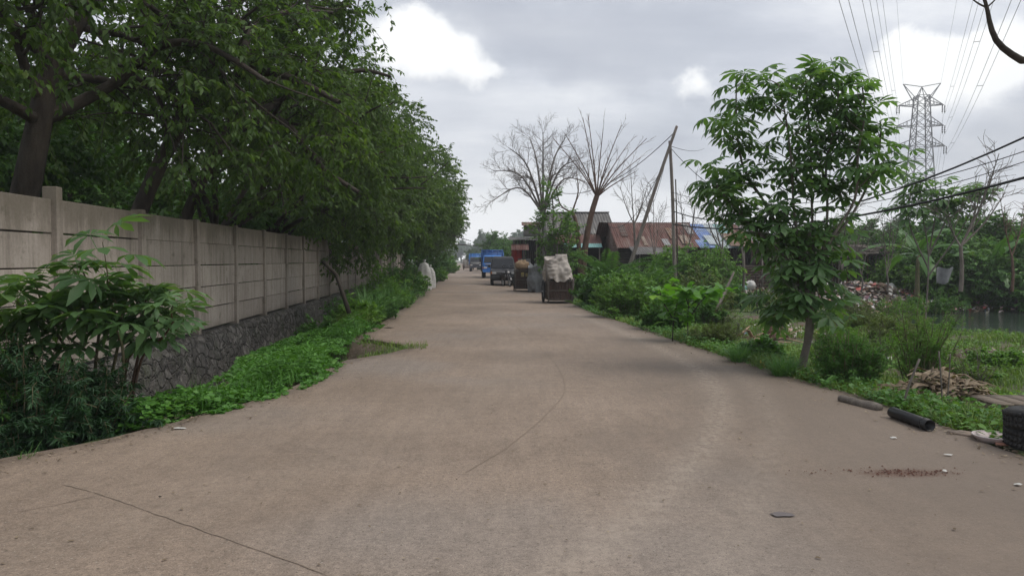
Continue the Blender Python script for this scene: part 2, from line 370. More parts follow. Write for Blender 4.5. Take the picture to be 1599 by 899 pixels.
def dpoly(x, y, P):
    d = np.full(x.shape, 1e9)
    for (x0, y0), (x1, y1) in zip(P[:-1], P[1:]):
        vx, vy = x1-x0, y1-y0; tq = np.clip(((x-x0)*vx+(y-y0)*vy)/(vx*vx+vy*vy), 0, 1)
        d = np.minimum(d, np.hypot(x-x0-tq*vx, y-y0-tq*vy))
    return d
pp = lambda L: [tuple(gp(u, v)[:2]) for u, v in L]
def smoothline(P, n=6):
    out = []
    for i in range(len(P)-1):
        p0, p1, p2, p3 = (P[max(i-1, 0)], P[i], P[i+1], P[min(i+2, len(P)-1)])
        for k in range(n):
            s = k/n; out.append(tuple(.5*((2*p1[j]) + (-p0[j]+p2[j])*s + (2*p0[j]-5*p1[j]+4*p2[j]-p3[j])*s*s + (-p0[j]+3*p1[j]-3*p2[j]+p3[j])*s**3) for j in range(len(p1))))
    out.append(tuple(P[-1])); return out
tr1 = smoothline(pp([(800, 960), (900, 880), (1010, 790), (1090, 710), (1122, 655), (1118, 610), (1080, 570), (1000, 530), (900, 490)]))
tr2 = smoothline(pp([(1090, 930), (1170, 780), (1205, 690), (1200, 640), (1160, 590), (1060, 540)]))
tr3 = smoothline(pp([(-150, 900), (250, 800), (560, 700), (740, 620), (800, 560), (790, 500), (750, 450)]))
track = np.maximum.reduce([np.exp(-(dpoly(RXX, RYY, tr1)/.17)**2), .45*np.exp(-(dpoly(RXX, RYY, tr2)/.16)**2), .3*np.exp(-(dpoly(RXX, RYY, tr3)/.35)**2)])
st = gp(1412, 738)
stain = np.exp(-(((RXX-st.x)/.42)**2 + ((RYY-st.y)/.13)**2)**.8)
st2 = gp(1290, 732); stain = np.maximum(stain, .35*np.exp(-(((RXX-st2.x)/.35)**2 + ((RYY-st2.y)/.06)**2)))
edge = np.minimum(RXX-el[:, None], er[:, None]-RXX)
ro = None
m = bpy.data.materials.new('road_concrete'); m.use_nodes = True; t = NT(m.node_tree)
o = t.n('ShaderNodeOutputMaterial'); b = t.n('ShaderNodeBsdfPrincipled'); t.t.links.new(b.outputs[0], o.inputs[0])
tcn = t.n('ShaderNodeTexCoord').outputs['Object']
at = t.n('ShaderNodeAttribute', attribute_name='wear'); sp = t.n('ShaderNodeSeparateColor'); t.put(sp.inputs[0], at.outputs['Color'])
f = t.noise(tcn, .35, 7, .6)
c = t.ramp(f, [(.3, (.188, .143, .107)), (.5, (.244, .187, .142)), (.7, (.30, .231, .177))])
gr = t.rng(t.noise(t.vm('ADD', tcn, (9, 3, 0)), .22, 3, .5), .5, .68, 0, .8, True)
c = t.mix(gr, c, (.235, .198, .168))
# brushed dust streaks along the driving direction
stv = t.vm('MULTIPLY', tcn, (5, .6, 1)); c = t.mix(1, c, t.ramp(t.noise(stv, 1.5, 6, .65), [(.3, .9), (.7, 1.08)]), 'MULTIPLY')
c = t.mix(1, c, t.ramp(t.noise(tcn, 28, 6, .75), [(.3, .78), (.5, 1.0), (.72, 1.2)]), 'MULTIPLY')
c = t.mix(1, c, t.ramp(t.noise(tcn, 120, 3, .8), [(.36, .70), (.64, 1.25)]), 'MULTIPLY')
c = t.mix(1, c, t.ramp(t.noise(tcn, 7, 7, .72), [(.3, .84), (.5, 1.0), (.7, 1.13)]), 'MULTIPLY')
spk = t.rng(t.noise(t.vm('ADD', tcn, (5, 5, 0)), 44, 2, .5), .655, .68, 0, .75); c = t.mix(spk, c, (.085, .07, .055))
spw = t.rng(t.noise(t.vm('ADD', tcn, (1, 8, 0)), 62, 2, .5), .685, .70, 0, .6); c = t.mix(spw, c, (.42, .38, .33))
eg = t.rng(t.math('ADD', sp.outputs[2], t.math('MULTIPLY', t.noise(tcn, 3, 5, .7), .5)), .62, .3, 0, .7, True)
c = t.mix(eg, c, (.13, .10, .078))
# damp, darker noise patches that collect dirt
dm = t.rng(t.noise(t.vm('ADD', t.vm('MULTIPLY', tcn, (1, .45, 1)), (2.5, 0, 0)), .55, 5, .6), .52, .66, 0, .3, True)
c = t.mix(dm, c, (.16, .13, .105))
xr = t.n('ShaderNodeSeparateXYZ'); t.put(xr.inputs[0], tcn)
right_dark = t.rng(t.math('ADD', xr.outputs[0], t.math('MULTIPLY', t.noise(tcn, .8, 5, .65), 2.0)), 1.6, 4.2, 0, .7, True); c = t.mix(right_dark, c, (.155, .125, .10))  # road tone gets darker towards the right, broken up by noise
bl_ = t.n('ShaderNodeTexVoronoi', feature='DISTANCE_TO_EDGE'); t.put(bl_.inputs['Vector'], t.vm('ADD', t.vm('MULTIPLY', tcn, (.35, .22, 1)), t.vm('MULTIPLY', t.noise(tcn, 1.2, 6, .7, out=1), (.5, .5, 0)))); bl_.inputs['Scale'].default_value = 1.0
hc = t.math('MULTIPLY', t.rng(bl_.outputs[0], .0, .0035, .55, 0), t.rng(t.noise(t.vm('ADD', tcn, (7, 7, 0)), .6, 3, .5), .5, .62)); c = t.mix(hc, c, (.12, .095, .075))
tk = t.math('MULTIPLY', sp.outputs[0], t.rng(t.noise(t.vm('MULTIPLY', tcn, (1.6, 1, 1)), 9, 5, .8), .38, .62))
c = t.mix(t.math('MULTIPLY', tk, .5), c, (.40, .335, .27))
sn = t.math('MULTIPLY', t.rng(t.math('ADD', t.math('MULTIPLY', sp.outputs[1], .34), t.noise(tcn, 48, 5, .85)), .62, .74, 0, .8), t.rng(sp.outputs[1], .05, .6, 0, .75))
c = t.mix(sn, c, (.085, .032, .018))
t.put(b.inputs['Base Color'], c); b.inputs['Roughness'].default_value = .82; b.inputs['Specular IOR Level'].default_value = .3
bp = t.n('ShaderNodeBump'); bp.inputs['Strength'].default_value = .35; bp.inputs['Distance'].default_value = .012
t.put(bp.inputs['Height'], t.math('ADD', t.noise(tcn, 60, 6, .75), t.math('MULTIPLY', tk, .4))); t.put(b.inputs['Normal'], bp.outputs[0])
M['road'] = m
ro = tag(g.build('road', m), kind='structure')
ca = ro.data.color_attributes.new('wear', 'FLOAT_COLOR', 'POINT'); nv = len(ro.data.vertices)
arr = np.zeros((nv, 4), np.float32); k = RXX.size
arr[:k, 0] = track.ravel(); arr[:k, 1] = stain.ravel(); arr[:k, 2] = np.clip(edge.ravel(), 0, 1); arr[:, 3] = 1
ca.data.foreach_set('color', arr.ravel())
ro.data.polygons.foreach_set('use_smooth', np.ones(len(ro.data.polygons), bool))

# joints sawn in the slab
mj = pm('joint_dirt', (.19, .148, .112), (.26, .203, .156), 20, .95)
def joint(L, wd=.013, seed=1):
    g = MB(); P = smoothline(pp(L), 14); n = len(P); V = []
    for i, (x, y) in enumerate(P):
        a, bq = P[max(i-1, 0)], P[min(i+1, n-1)]; dx, dy = bq[0]-a[0], bq[1]-a[1]; l = math.hypot(dx, dy)+1e-9
        x += (float(vnoise(i*.7, seed, 1, seed))-.5)*.014; y += (float(vnoise(i*.9, seed+5, 1, seed))-.5)*.014
        ww = wd*(.15+1.1*float(vnoise(i*1.0, 3, 1.5, seed)))
        zq = (float(vnoise(x, y, 2.5, 8))-.5)*.012*(y < 40)+.004
        V += [(x-dy/l*ww, y+dx/l*ww, zq), (x+dy/l*ww, y-dx/l*ww, zq)]
    g.add(V, [(2*i, 2*i+1, 2*i+3, 2*i+2) for i in range(n-1)])
    tag(g.build('road_joint', mj), kind='structure')
joint([(100, 757), (160, 773), (250, 805), (400, 858), (530, 905)], .007, 2)
joint([(728, 737), (800, 692), (855, 645), (882, 608), (868, 570), (830, 530), (790, 495), (765, 465)], .007, 3)
joint([(0, 803), (80, 790), (160, 772)], .004, 5)
joint([(716, 470), (900, 474)], .010, 9)
joint([(560, 545), (800, 552), (1120, 556)], .005, 12)
# dark patch and small scraps on the road
g = MB(); c0 = gp(1221, 804); rnd = random.Random(4)
ring = [(c0.x+.078*math.cos(a)*(1+.3*rnd.uniform(-1, 1)), c0.y+.042*math.sin(a)*(1+.3*rnd.uniform(-1, 1)), .008) for a in [i*math.pi/6 for i in range(12)]]
g.add(ring, [tuple(range(12))]); tag(g.build('tar_spot', pm('tar', (.13, .115, .115), (.16, .14, .135), 30, .85)), 'small dark grey tar spot flat on the concrete road', 'stain')

# ------------------------------------------------------------------ water
g = MB(); NW = 40
V = [(x, y, WATER) for y in (15.5, 34) for x in (6.6, 42)]
g.add(V, [(0, 1, 3, 2)])
m = bpy.data.materials.new('pond_water'); m.use_nodes = True; t = NT(m.node_tree)
o = t.n('ShaderNodeOutputMaterial'); b = t.n('ShaderNodeBsdfPrincipled'); t.t.links.new(b.outputs[0], o.inputs[0])
tcn = t.n('ShaderNodeTexCoord').outputs['Object']
t.put(b.inputs['Base Color'], t.ramp(t.noise(tcn, .8, 4, .6), [(.3, (.018, .03, .022)), (.7, (.04, .055, .04))]))
b.inputs['Roughness'].default_value = .06; b.inputs['IOR'].default_value = 1.33
bp = t.n('ShaderNodeBump'); bp.inputs['Strength'].default_value = .6; bp.inputs['Distance'].default_value = .06
t.put(bp.inputs['Height'], t.noise(t.vm('MULTIPLY', tcn, (1, 2.2, 1)), 2.6, 3, .6)); t.put(b.inputs['Normal'], bp.outputs[0])
tag(g.build('pond_water', m), kind='structure')

# ------------------------------------------------------------------ leaf templates
T_LEAF = ([(0, 0, 0), (-.24, .42, .05), (0, 1, -.14), (.24, .42, .05), (0, .45, -.02)], [[(0, 4, 1), (4, 2, 1), (0, 3, 4), (4, 3, 2)]])
T_LEAF2 = ([(0, 0, 0), (-.23, .45, .06), (0, 1, -.12), (.23, .45, .06)], [[(0, 2, 1), (0, 3, 2)]])
T_NARROW = ([(0, 0, 0), (-.09, .4, .02), (0, 1, -.18), (.09, .4, .02)], [[(0, 2, 1), (0, 3, 2)]])
T_BROAD = ([(0, 0, 0), (-.30, .22, .06), (-.42, .6, .05), (0, 1, -.2), (.42, .6, .05), (.30, .22, .06), (0, .5, -.03)], [[(0, 6, 1), (1, 6, 2), (2, 6, 3), (3, 6, 4), (4, 6, 5), (5, 6, 0)]])
def palmate(n=7, droop=.35, spread=250, wd=.17, seed=0):
    V = []; Fs = []; rnd = random.Random(seed)
    for k in range(n):
        a = R(-spread/2 + spread*k/(n-1)); L = (1.0 if abs(k-(n-1)/2) < 1.6 else .82 if abs(k-(n-1)/2) < 2.6 else .6)*rnd.uniform(.9, 1.05)
        d = np.array([math.sin(a), math.cos(a), 0]); s = np.array([math.cos(a), -math.sin(a), 0]); z = np.array([0, 0, 1.])
        dr = droop*rnd.uniform(.8, 1.2)
        b = len(V); r = d*.03
        V += [r, r+d*.38*L - s*wd*.65*L + z*(.02-dr*.12), r+d*.38*L - z*(.02+dr*.12), r+d*.38*L + s*wd*.65*L + z*(.02-dr*.12),
              r+d*.70*L - s*wd*L - z*(dr*.42*L), r+d*.68*L - z*(.03+dr*.4*L), r+d*.70*L + s*wd*L - z*(dr*.42*L), r+d*.97*L - z*(dr*L)]
        Fs += [(b, b+2, b+1), (b, b+3, b+2), (b+1, b+2, b+5), (b+1, b+5, b+4), (b+2, b+3, b+5), (b+3, b+6, b+5), (b+4, b+5, b+7), (b+5, b+6, b+7)]
    # petiole
    b = len(V); V += [np.array((-.012, 0, 0)), np.array((.012, 0, 0)), np.array((.01, -.7, -.12)), np.array((-.01, -.7, -.12))]; Fs += [(b, b+1, b+2), (b, b+2, b+3)]
    return np.array(V), [Fs]

# ------------------------------------------------------------------ plants
A = np.array
def unit(v):
    v = np.asarray(v, float); return v/max(np.linalg.norm(v), 1e-9)
def path(rng, p, d, L, n, wander, trop=(0, 0, 0)):
    P = [np.array(p, float)]; d = unit(d)
    for i in range(n):
        d = unit(d + rng.normal(0, wander, 3) + np.array(trop)/n); P.append(P[-1] + d*L/n)
    return P
def lerp_path(P, f):
    x = f*(len(P)-1); i = min(int(x), len(P)-2); return P[i]*(1-(x-i)) + P[i+1]*(x-i), unit(P[i+1]-P[i])
def resample(P, m):
    P = [np.asarray(p, float) for p in P]; return np.array([lerp_path(P, min(k/(m-1), .9999))[0] for k in range(m)])
def nrm(v): return v/np.maximum(np.linalg.norm(v, axis=-1, keepdims=True), 1e-9)
def tubes(g, P, r, n):
    """batch of tubes: P (T,m,3), r (T,m)"""
    if len(P) == 0: return
    T_, m_, _ = P.shape
    t_ = nrm(np.concatenate([P[:, 1:2]-P[:, :1], P[:, 2:]-P[:, :-2], P[:, -1:]-P[:, -2:-1]], 1))
    ref = np.where(np.abs(t_[:, :1, 2:3]) < .9, A([0, 0, 1.]), A([1., 0, 0])); u_ = nrm(np.cross(t_, ref)); q_ = np.cross(t_, u_)
    an = 2*math.pi*np.arange(n)/n
    V = P[:, :, None] + (u_[:, :, None]*np.cos(an)[:, None] + q_[:, :, None]*np.sin(an)[:, None])*r[:, :, None, None]
    i, k = np.meshgrid(np.arange(m_-1), np.arange(n), indexing='ij')
    f1 = np.stack([i*n+k, i*n+(k+1) % n, (i+1)*n+(k+1) % n, (i+1)*n+k], -1).reshape(-1, 4)
    g.add(V.reshape(-1, 3), (f1[None] + (np.arange(T_)*m_*n)[:, None, None]).reshape(-1, 4))
def at_f(P, f):
    """points and tangents at fractions f (T,k) along P (T,m,3)"""
    m_ = P.shape[1]; x = f*(m_-1); i = np.minimum(x.astype(int), m_-2); fr = (x-i)[..., None]; r_ = np.arange(len(P))[:, None]
    a, b = P[r_, i], P[r_, i+1]; return a*(1-fr)+b*fr, nrm(b-a)
def tree_parts(rng, limbs, spec, wood, twigs, nside=(8, 5, 4, 3), clip=None):
    if not limbs: return
    P = np.array([resample(l[0], 14) for l in limbs]); r0 = A([l[1] for l in limbs]); r1 = A([l[2] for l in limbs])
    for lv in range(len(spec)+1):
        m_ = P.shape[1]; rr = r0[:, None]*(1-np.linspace(0, 1, m_)) + r1[:, None]*np.linspace(0, 1, m_)
        tubes(wood, P, rr, nside[min(lv, 3)])
        if lv == len(spec): twigs.append(P); return
        s = spec[lv]; n = s['n']; T_ = len(P)
        f = np.minimum(s['f0'] + (1-s['f0'])*(np.arange(n)[None]+rng.uniform(0, 1, (T_, n)))/n, .99)
        p, d = at_f(P, f); p = p.reshape(-1, 3); d = d.reshape(-1, 3)
        a = nrm(rng.normal(0, 1, p.shape)*A([1, 1, s.get('flat', 1.0)])); a = nrm(a - d*np.sum(a*d, 1, keepdims=True))
        ang = np.radians(s['ang']*rng.uniform(.7, 1.3, len(p)))[:, None]
        dd = nrm(d*np.cos(ang)+a*np.sin(ang)+A(s.get('bias', (0, 0, 0)))); ff = f.ravel()
        L = s['L']*rng.uniform(.6, 1.25, len(p))*(1-.35*ff); sg = s.get('seg', 5)
        rn = (np.repeat(r0, n)*(1-ff)+np.repeat(r1, n)*ff)*s.get('r', .55)
        Q = [p]
        for _ in range(sg):
            dd = nrm(dd + rng.normal(0, s.get('w', .15), dd.shape) + A(s.get('trop', (0, 0, 0)))/sg); Q.append(Q[-1]+dd*(L/sg)[:, None])
        P = np.stack(Q, 1); r0 = np.maximum(rn, s.get('rmin', .004)); r1 = np.maximum(rn*.3, s.get('rmin', .004)*.5)
        if clip is not None:
            k = clip(P[:, -1]); P, r0, r1 = P[k], r0[k], r1[k]
def leaves_on(rng, twigs, lb, tmpl, per, size, hang=.6, spreadang=55, jit=.25, clip=None):
    bym = {}
    for tw in twigs:
        if isinstance(tw, np.ndarray) and tw.ndim == 3: bym.setdefault(tw.shape[1], []).append(tw)
        else: bym.setdefault(len(tw), []).append(np.array(tw)[None])
    for tw in bym.values():
        tw = np.concatenate(tw); f = rng.uniform(.06, .999, (len(tw), per)); p, d = at_f(tw, f); p = p.reshape(-1, 3); d = d.reshape(-1, 3)
        s = rng.choice([-1., 1.], (len(p), 1)); side = nrm(np.cross(d, A([0, 0, 1.])) + rng.normal(0, .05, d.shape))
        dd = d*math.cos(R(spreadang)) + side*s*math.sin(R(spreadang)) + A((0, 0, -hang)) + rng.normal(0, jit, p.shape)
        N = A((0, 0, 1.)) + rng.normal(0, .35, p.shape); S = size*rng.uniform(.65, 1.25, len(p))
        if clip is not None:
            k = clip(p); p, dd, N, S = p[k], dd[k], N[k], S[k]
        if len(p): lb.put(*tmpl, p, dd, N, S)
def pix_limb(L, base):
    """limb path through photo directions at given depths, relative to base"""
    return [A(px(u, v, Y)) - A(base) for u, v, Y in smoothline(L, 3)]

# the wooded lot behind the wall --------------------------------------
SP_CHERRY = [dict(n=7, f0=.3, ang=55, L=3.4, w=.12, trop=(0, 0, -.1), flat=.55, seg=6, r=.5),
             dict(n=8, f0=.15, ang=50, L=1.8, w=.12, trop=(0, 0, -.35), flat=.4, seg=5, r=.5),
             dict(n=7, f0=.1, ang=48, L=.95, w=.1, trop=(0, 0, -.4), flat=.3, seg=4, r=.5)]
def auto_limbs(rng, n, h0, L, lean, r=.14, up=.55, tr=0):
    """trunk plus limbs that lean towards 'lean'"""
    tp = path(rng, (0, 0, -.3), (lean[0]*.15, lean[1]*.15, 1), h0+.3, 5, .06)
    out = [(tp, r*1.25, r, 9)]
    for k in range(n):
        a = 2*math.pi*(k+rng.uniform(-.3, .3))/n; d = (math.cos(a)*.6+lean[0], math.sin(a)*.6+lean[1], up)
        out.append((path(rng, tp[-1-(k % 2)], d, L*rng.uniform(.75, 1.2), 9, .13, (0, 0, -.25)), r*.55, r*.12, 0))
    return out
def tree2(name, label, cat, loc, seed, limbs_f, spec, mb, ml, tmpl, per, size, group=None, hang=.6, clip=None, rz=0, extra=()):
    rng = np.random.default_rng(seed); limbs = limbs_f(rng) if callable(limbs_f) else limbs_f
    root = empty(name, loc, label, cat, group, rz); wood = MB(); tw = []
    for P, r0, r1, lv in [l for l in limbs if l[3] == 9]: wood.tube(P, list(np.linspace(r0, r1, len(P))), 9, cap=False)
    tree_parts(rng, [l for l in limbs if l[3] != 9], spec, wood, tw, clip=clip)
    wood.build('trunk', mb, root, smooth=True)
    if tmpl is not None:
        lb = MB(); leaves_on(rng, tw, lb, tmpl, per, size, hang, 55, clip=clip); lb.build('crown', ml, root)
    return root
GRT = 'trees in the lot behind the concrete wall'
def over_wall(off):
    def c(P):
        x, y, z = P[:, 0]+off[0], P[:, 1]+off[1], P[:, 2]+off[2]
        X0 = x-SH*y
        n = vnoise(x+z*.7, y+z*1.3, 1.1, 6)-.5
        lim = np.interp(y, [8, 12, 18, 25, 32, 45, 60, 80], [-3.6, -1.9, -1.4, -.5, .4, 1.0, 1.5, 1.5]) - .6*np.clip(4.8-z, 0, 4)*(y > 26) - .075*np.clip(z-4.8, 0, 9)**2 + n*1.6
        low = np.where(y < 19.5, 2.45, np.clip(2.45-(y-19.5)*.25, .3, 9)) + .12*np.clip(X0-WX0-1, 0, 9) + n*.5
        return ~((X0 > WX0-.3) & (z < low)) & (X0 < lim)
    return c
b1 = (-7.6, 11, .05)
def limbsA(rng):
    L1 = pix_limb([(10, 420, 11), (40, 300, 11), (62, 190, 11), (85, 100, 11), (140, 0, 11), (180, -60, 11.2)], b1)
    L2 = pix_limb([(62, 190, 11), (180, 130, 11.4), (250, 70, 11.2), (330, 75, 11), (420, 130, 10.8)], b1)
    L3 = pix_limb([(85, 100, 11), (0, 20, 10), (-60, -60, 9)], b1)
    L4 = pix_limb([(140, 0, 11), (260, -120, 12), (420, -200, 13), (520, -190, 13.5)], b1)
    L5 = pix_limb([(62, 190, 11), (-40, 140, 9.8), (-140, 150, 9)], b1)
    return [(L1, .22, .1, 0), (L2, .10, .03, 0), (L3, .1, .03, 0), (L4, .10, .03, 0), (L5, .1, .03, 0)]
tree2('cherry_tree', 'big dark tree at far left leaning over the wall, thickest trunk', 'tree', b1, 11, limbsA, SP_CHERRY, M['bark'], M['leaf_dark'], T_LEAF2, 20, .125, GRT, clip=over_wall(b1))
b2 = (-6.9, 13, .05)
def limbsB(rng):
    L1 = pix_limb([(190, 400, 13), (220, 325, 13), (262, 230, 13), (320, 145, 13), (390, 113, 12.8), (450, 120, 12.4), (530, 160, 12)], b2)
    L2 = pix_limb([(262, 230, 13), (330, 60, 13.5), (430, -60, 14), (500, -100, 14.5)], b2)
    L3 = pix_limb([(390, 113, 12.8), (385, 60, 13), (440, 20, 13.5), (520, 20, 14)], b2)
    L4 = pix_limb([(320, 145, 13), (250, 110, 14), (150, 100, 15)], b2)
    return [(L1, .17, .04, 0), (L2, .1, .03, 0), (L3, .09, .03, 0), (L4, .08, .03, 0)]
tree2('cherry_tree', 'dark tree whose curved trunk arches right above the wall', 'tree', b2, 12, limbsB, SP_CHERRY, M['bark'], M['leaf_dark'], T_LEAF2, 20, .125, GRT, clip=over_wall(b2))
b3 = (-6.9, 15, .05)
def limbsC(rng):
    L1 = pix_limb([(270, 400, 15), (292, 335, 15), (340, 235, 15), (400, 182, 15), (450, 195, 14.8), (500, 260, 14.4), (560, 300, 14.4)], b3)
    L2 = pix_limb([(340, 235, 15), (420, 90, 15.5), (520, -10, 16), (560, -30, 16)], b3)
    L3 = pix_limb([(400, 182, 15), (480, 130, 16), (560, 110, 16.5), (610, 120, 16.5)], b3)
    return [(L1, .14, .04, 0), (L2, .1, .03, 0), (L3, .09, .03, 0)]
tree2('cherry_tree', 'dark tree with slimmer trunk curving over behind the arching one', 'tree', b3, 13, limbsC, SP_CHERRY, M['bark'], M['leaf_dark'], T_LEAF2, 20, .125, GRT, clip=over_wall(b3))
EDGE = ['dark spreading tree overhanging the wall where the overgrown stretch begins', 'tall dark tree overhanging the road just past the end of the clean wall', 'spreading tree leaning furthest over the road with drooping tips',
        'leafy tree overhanging the road above the tall roadside grass', 'leafy roadside tree whose crown hides the wall before the white sacks', 'leafy roadside tree standing just beyond the white sacks', 'smallest looking overhanging tree farthest down the road']
protos = []
for i, (Y, X0, sd, lx) in enumerate([(18.5, -6.4, 21, .55), (23.5, -6.0, 22, .62), (29.5, -5.6, 23, .75), (37, -5.4, 24, .8), (46, -5.2, 25, .75), (57, -5.2, 26, .75), (71, -5.2, 27, .7)]):
    loc = (X0+SH*Y, Y, .05)
    sp = [dict(s) for s in SP_CHERRY]; sp[0]['L'] = 3.0 if Y > 40 else 3.4
    tree2('cherry_tree', EDGE[i], 'tree', loc, sd, lambda rng: auto_limbs(rng, 7, 2.2, 6.4, (lx*.9, -.05), .15, .95), sp, M['bark'], M['leaf_dark'],
          T_LEAF2, 19, .14 if Y < 30 else .17, GRT, clip=over_wall(loc))
# low branches of these trees droop in front of and beyond the wall
# trees deeper in the lot
spb = [dict(n=7, f0=.3, ang=55, L=2.6, w=.12, flat=.7, seg=5, r=.5), dict(n=8, f0=.15, ang=50, L=1.5, w=.12, trop=(0, 0, -.2), flat=.6, seg=4, r=.5), dict(n=6, f0=.1, ang=50, L=.75, w=.1, flat=.5, seg=3, r=.5)]
prot = []
for i in range(3):
    rt = tree2('woodland_tree', 'x', 'tree', (-14, 12, 0), 40+i, lambda rng: auto_limbs(rng, 6, 1.2+.6*i, 4.6, (0, 0), .14, .8), spb, M['bark'], M['leaf_back'], T_LEAF2, 15, .19, 'trees deeper in the lot')
    prot.append(rt)
deep = [(-13.5, 15), (-12.5, 20), (-16, 17), (-12.5, 23), (-18, 24), (-22, 19), (-11, 29), (-16, 33), (-23, 32), (-12, 39), (-19, 44), (-13, 52), (-29, 27), (-34, 38), (-27, 48), (-40, 52), (-46, 40), (-12, 65), (-22, 62), (-34, 64)]
where = ['just behind the big leaning trunk', 'seen through the arching trunk', 'at the far left edge', 'behind the slimmer curved trunk', 'in the second row at left', 'close to the left edge of the view', 'behind the overgrown wall',
         'in the second row behind the arching trunk', 'in the third row at left', 'behind the roadside grass', 'in the third row behind the overgrown wall', 'behind the white sacks', 'far back at left', 'farther back at left', 'far back behind the arching trunk',
         'at the back of the lot', 'at the far left back corner', 'far down the road behind the wall', 'far back behind the overgrown wall', 'at the far back middle of the lot']
for i, ((x, y), wtxt) in enumerate(zip(deep, where)):
    o = prot[i] if i < 3 else copy_tree(prot[i % 3])
    o.location = (x, y, 0); o.rotation_euler = (0, 0, i*1.3); s = .85+.3*((i*37) % 10)/10; o.scale = (s, s, s*.95); o['label'] = 'green woodland tree ' + wtxt
# understory shrubs just behind the wall
def bush(name, label, cat, loc, rx, ry_, h, nst, per, size, mleaf, tmpl=T_LEAF2, seed=1, group=None, hang=.2, mst=None, spread=1.0, sub=3):
    rng = np.random.default_rng(seed); root = empty(name, loc, label, cat, group); wood = MB(); tw = []
    for k in range(nst):
        a = rng.uniform(0, 2*math.pi); q = math.sqrt(rng.uniform(0, 1)); e = A([math.cos(a)*rx*q*spread, math.sin(a)*ry_*q*spread, h*(1-.45*q*q)*rng.uniform(.6, 1.08)])
        b0 = A([math.cos(a)*rx*q*.35, math.sin(a)*ry_*q*.35, -.06])
        L = np.linalg.norm(e-b0); P = path(rng, b0, unit(e-b0)+A([0, 0, .3]), L, 6, .1, (e[0]*.12, e[1]*.12, -.1))
        wood.tube(P, list(np.linspace(.008+.006*h, .003, len(P))), 4, cap=False)
        tw.append(P[1:])
        for _ in range(sub):
            p, d = lerp_path(P, rng.uniform(.3, .95)); Q = path(rng, p, unit(d+rng.normal(0, .8, 3)), L*rng.uniform(.15, .32), 3, .15); tw.append(Q)
            wood.tube(Q, list(np.linspace(.005, .002, len(Q))), 3, cap=False)
    wood.build('stems', mst or M['stem'], root, smooth=True)
    lb = MB(); leaves_on(rng, tw, lb, tmpl, per, size, hang, 60, .4); lb.build('leaves', mleaf, root)
    return root
us = bush('undergrowth_shrub', 'x', 'shrub', (0, 0, 0), 1.7, 1.7, 3.0, 46, 26, .17, M['leaf_back'], seed=60, group='shrubs behind the wall')
spots = [(-8.5, 9.8), (-9.5, 14), (-9.2, 17.5), (-9.5, 21.5), (-9.6, 26), (-14, 9.5), (-15, 14.5), (-13.5, 20), (-20, 15), (-10, 34), (-19, 21), (-15, 27)]
sw = ['beside the thickest trunk', 'between the two curved trunks', 'behind the slimmer curved trunk', 'behind the wall where it becomes overgrown', 'behind the overgrown wall', 'left of the thickest trunk', 'in the second row at left', 'in the second row behind the curved trunks',
      'deep at left', 'behind the roadside grass', 'deep behind the curved trunks', 'deep behind the overgrown wall']
for i, ((x, y), s_) in enumerate(zip(spots, sw)):
    o = us if i == 0 else copy_tree(us); o.location = (x, y, .05); o.rotation_euler = (0, 0, i*2.1); o.scale = (1.1, 1.1, .85+.05*(i % 5)); o['label'] = 'green undergrowth shrub ' + s_

# ------------------------------------------------------------------ concrete wall
m = bpy.data.materials.new('wall_concrete'); m.use_nodes = True; t = NT(m.node_tree)
o = t.n('ShaderNodeOutputMaterial'); b = t.n('ShaderNodeBsdfPrincipled'); t.t.links.new(b.outputs[0], o.inputs[0])
tcn = t.n('ShaderNodeTexCoord').outputs['Object']; ge = t.n('ShaderNodeNewGeometry')
c = t.ramp(t.noise(tcn, .8, 6, .6), [(.3, (.34, .29, .245)), (.7, (.46, .40, .345))])
c = t.mix(1, c, t.ramp(ge.outputs['Random Per Island'], [(0, .78), (1, 1.1)]), 'MULTIPLY')
sz = t.n('ShaderNodeSeparateXYZ'); t.put(sz.inputs[0], tcn)
# algae and rain stain: heavy at the top board, dribbling down
hgt = t.math('ADD', sz.outputs[2], t.math('MULTIPLY', t.math('SUBTRACT', t.noise(t.vm('MULTIPLY', tcn, (1, 1, .25)), 3.2, 6, .7), .5), 1.3))
stn = t.rng(hgt, 1.7, 2.3, 0, .8, True); c = t.mix(stn, c, (.135, .115, .085))
low = t.rng(t.math('ADD', sz.outputs[2], t.math('MULTIPLY', t.noise(tcn, 2.5, 5, .7), .5)), .75, .3, 0, .75, True); c = t.mix(low, c, (.10, .085, .065))
dr = t.rng(t.noise(t.vm('MULTIPLY', tcn, (3, 3, .12)), 2.5, 6, .75), .48, .66, 0, .6); c = t.mix(dr, c, (.15, .128, .10))
ms_ = t.rng(t.noise(tcn, 5, 6, .75), .56, .66, 0, .55); c = t.mix(ms_, c, (.12, .11, .075))
c = t.mix(1, c, t.ramp(t.noise(tcn, 26, 4, .7), [(.3, .88), (.7, 1.1)]), 'MULTIPLY')
t.put(b.inputs['Base Color'], c); b.inputs['Roughness'].default_value = .9; b.inputs['Specular IOR Level'].default_value = .2
bp = t.n('ShaderNodeBump'); bp.inputs['Strength'].default_value = .3; bp.inputs['Distance'].default_value = .01
t.put(bp.inputs['Height'], t.noise(tcn, 40, 5, .7)); t.put(b.inputs['Normal'], bp.outputs[0])
MW = m
m = bpy.data.materials.new('stone_base'); m.use_nodes = True; t = NT(m.node_tree)
o = t.n('ShaderNodeOutputMaterial'); b = t.n('ShaderNodeBsdfPrincipled'); t.t.links.new(b.outputs[0], o.inputs[0])
tcn = t.n('ShaderNodeTexCoord').outputs['Object']
vv = t.vm('ADD', tcn, t.vm('MULTIPLY', t.noise(tcn, 4, 3, .6, out=1), (.3, .3, .3)))
vv = t.vm('MULTIPLY', vv, (1, 1, 1.5))
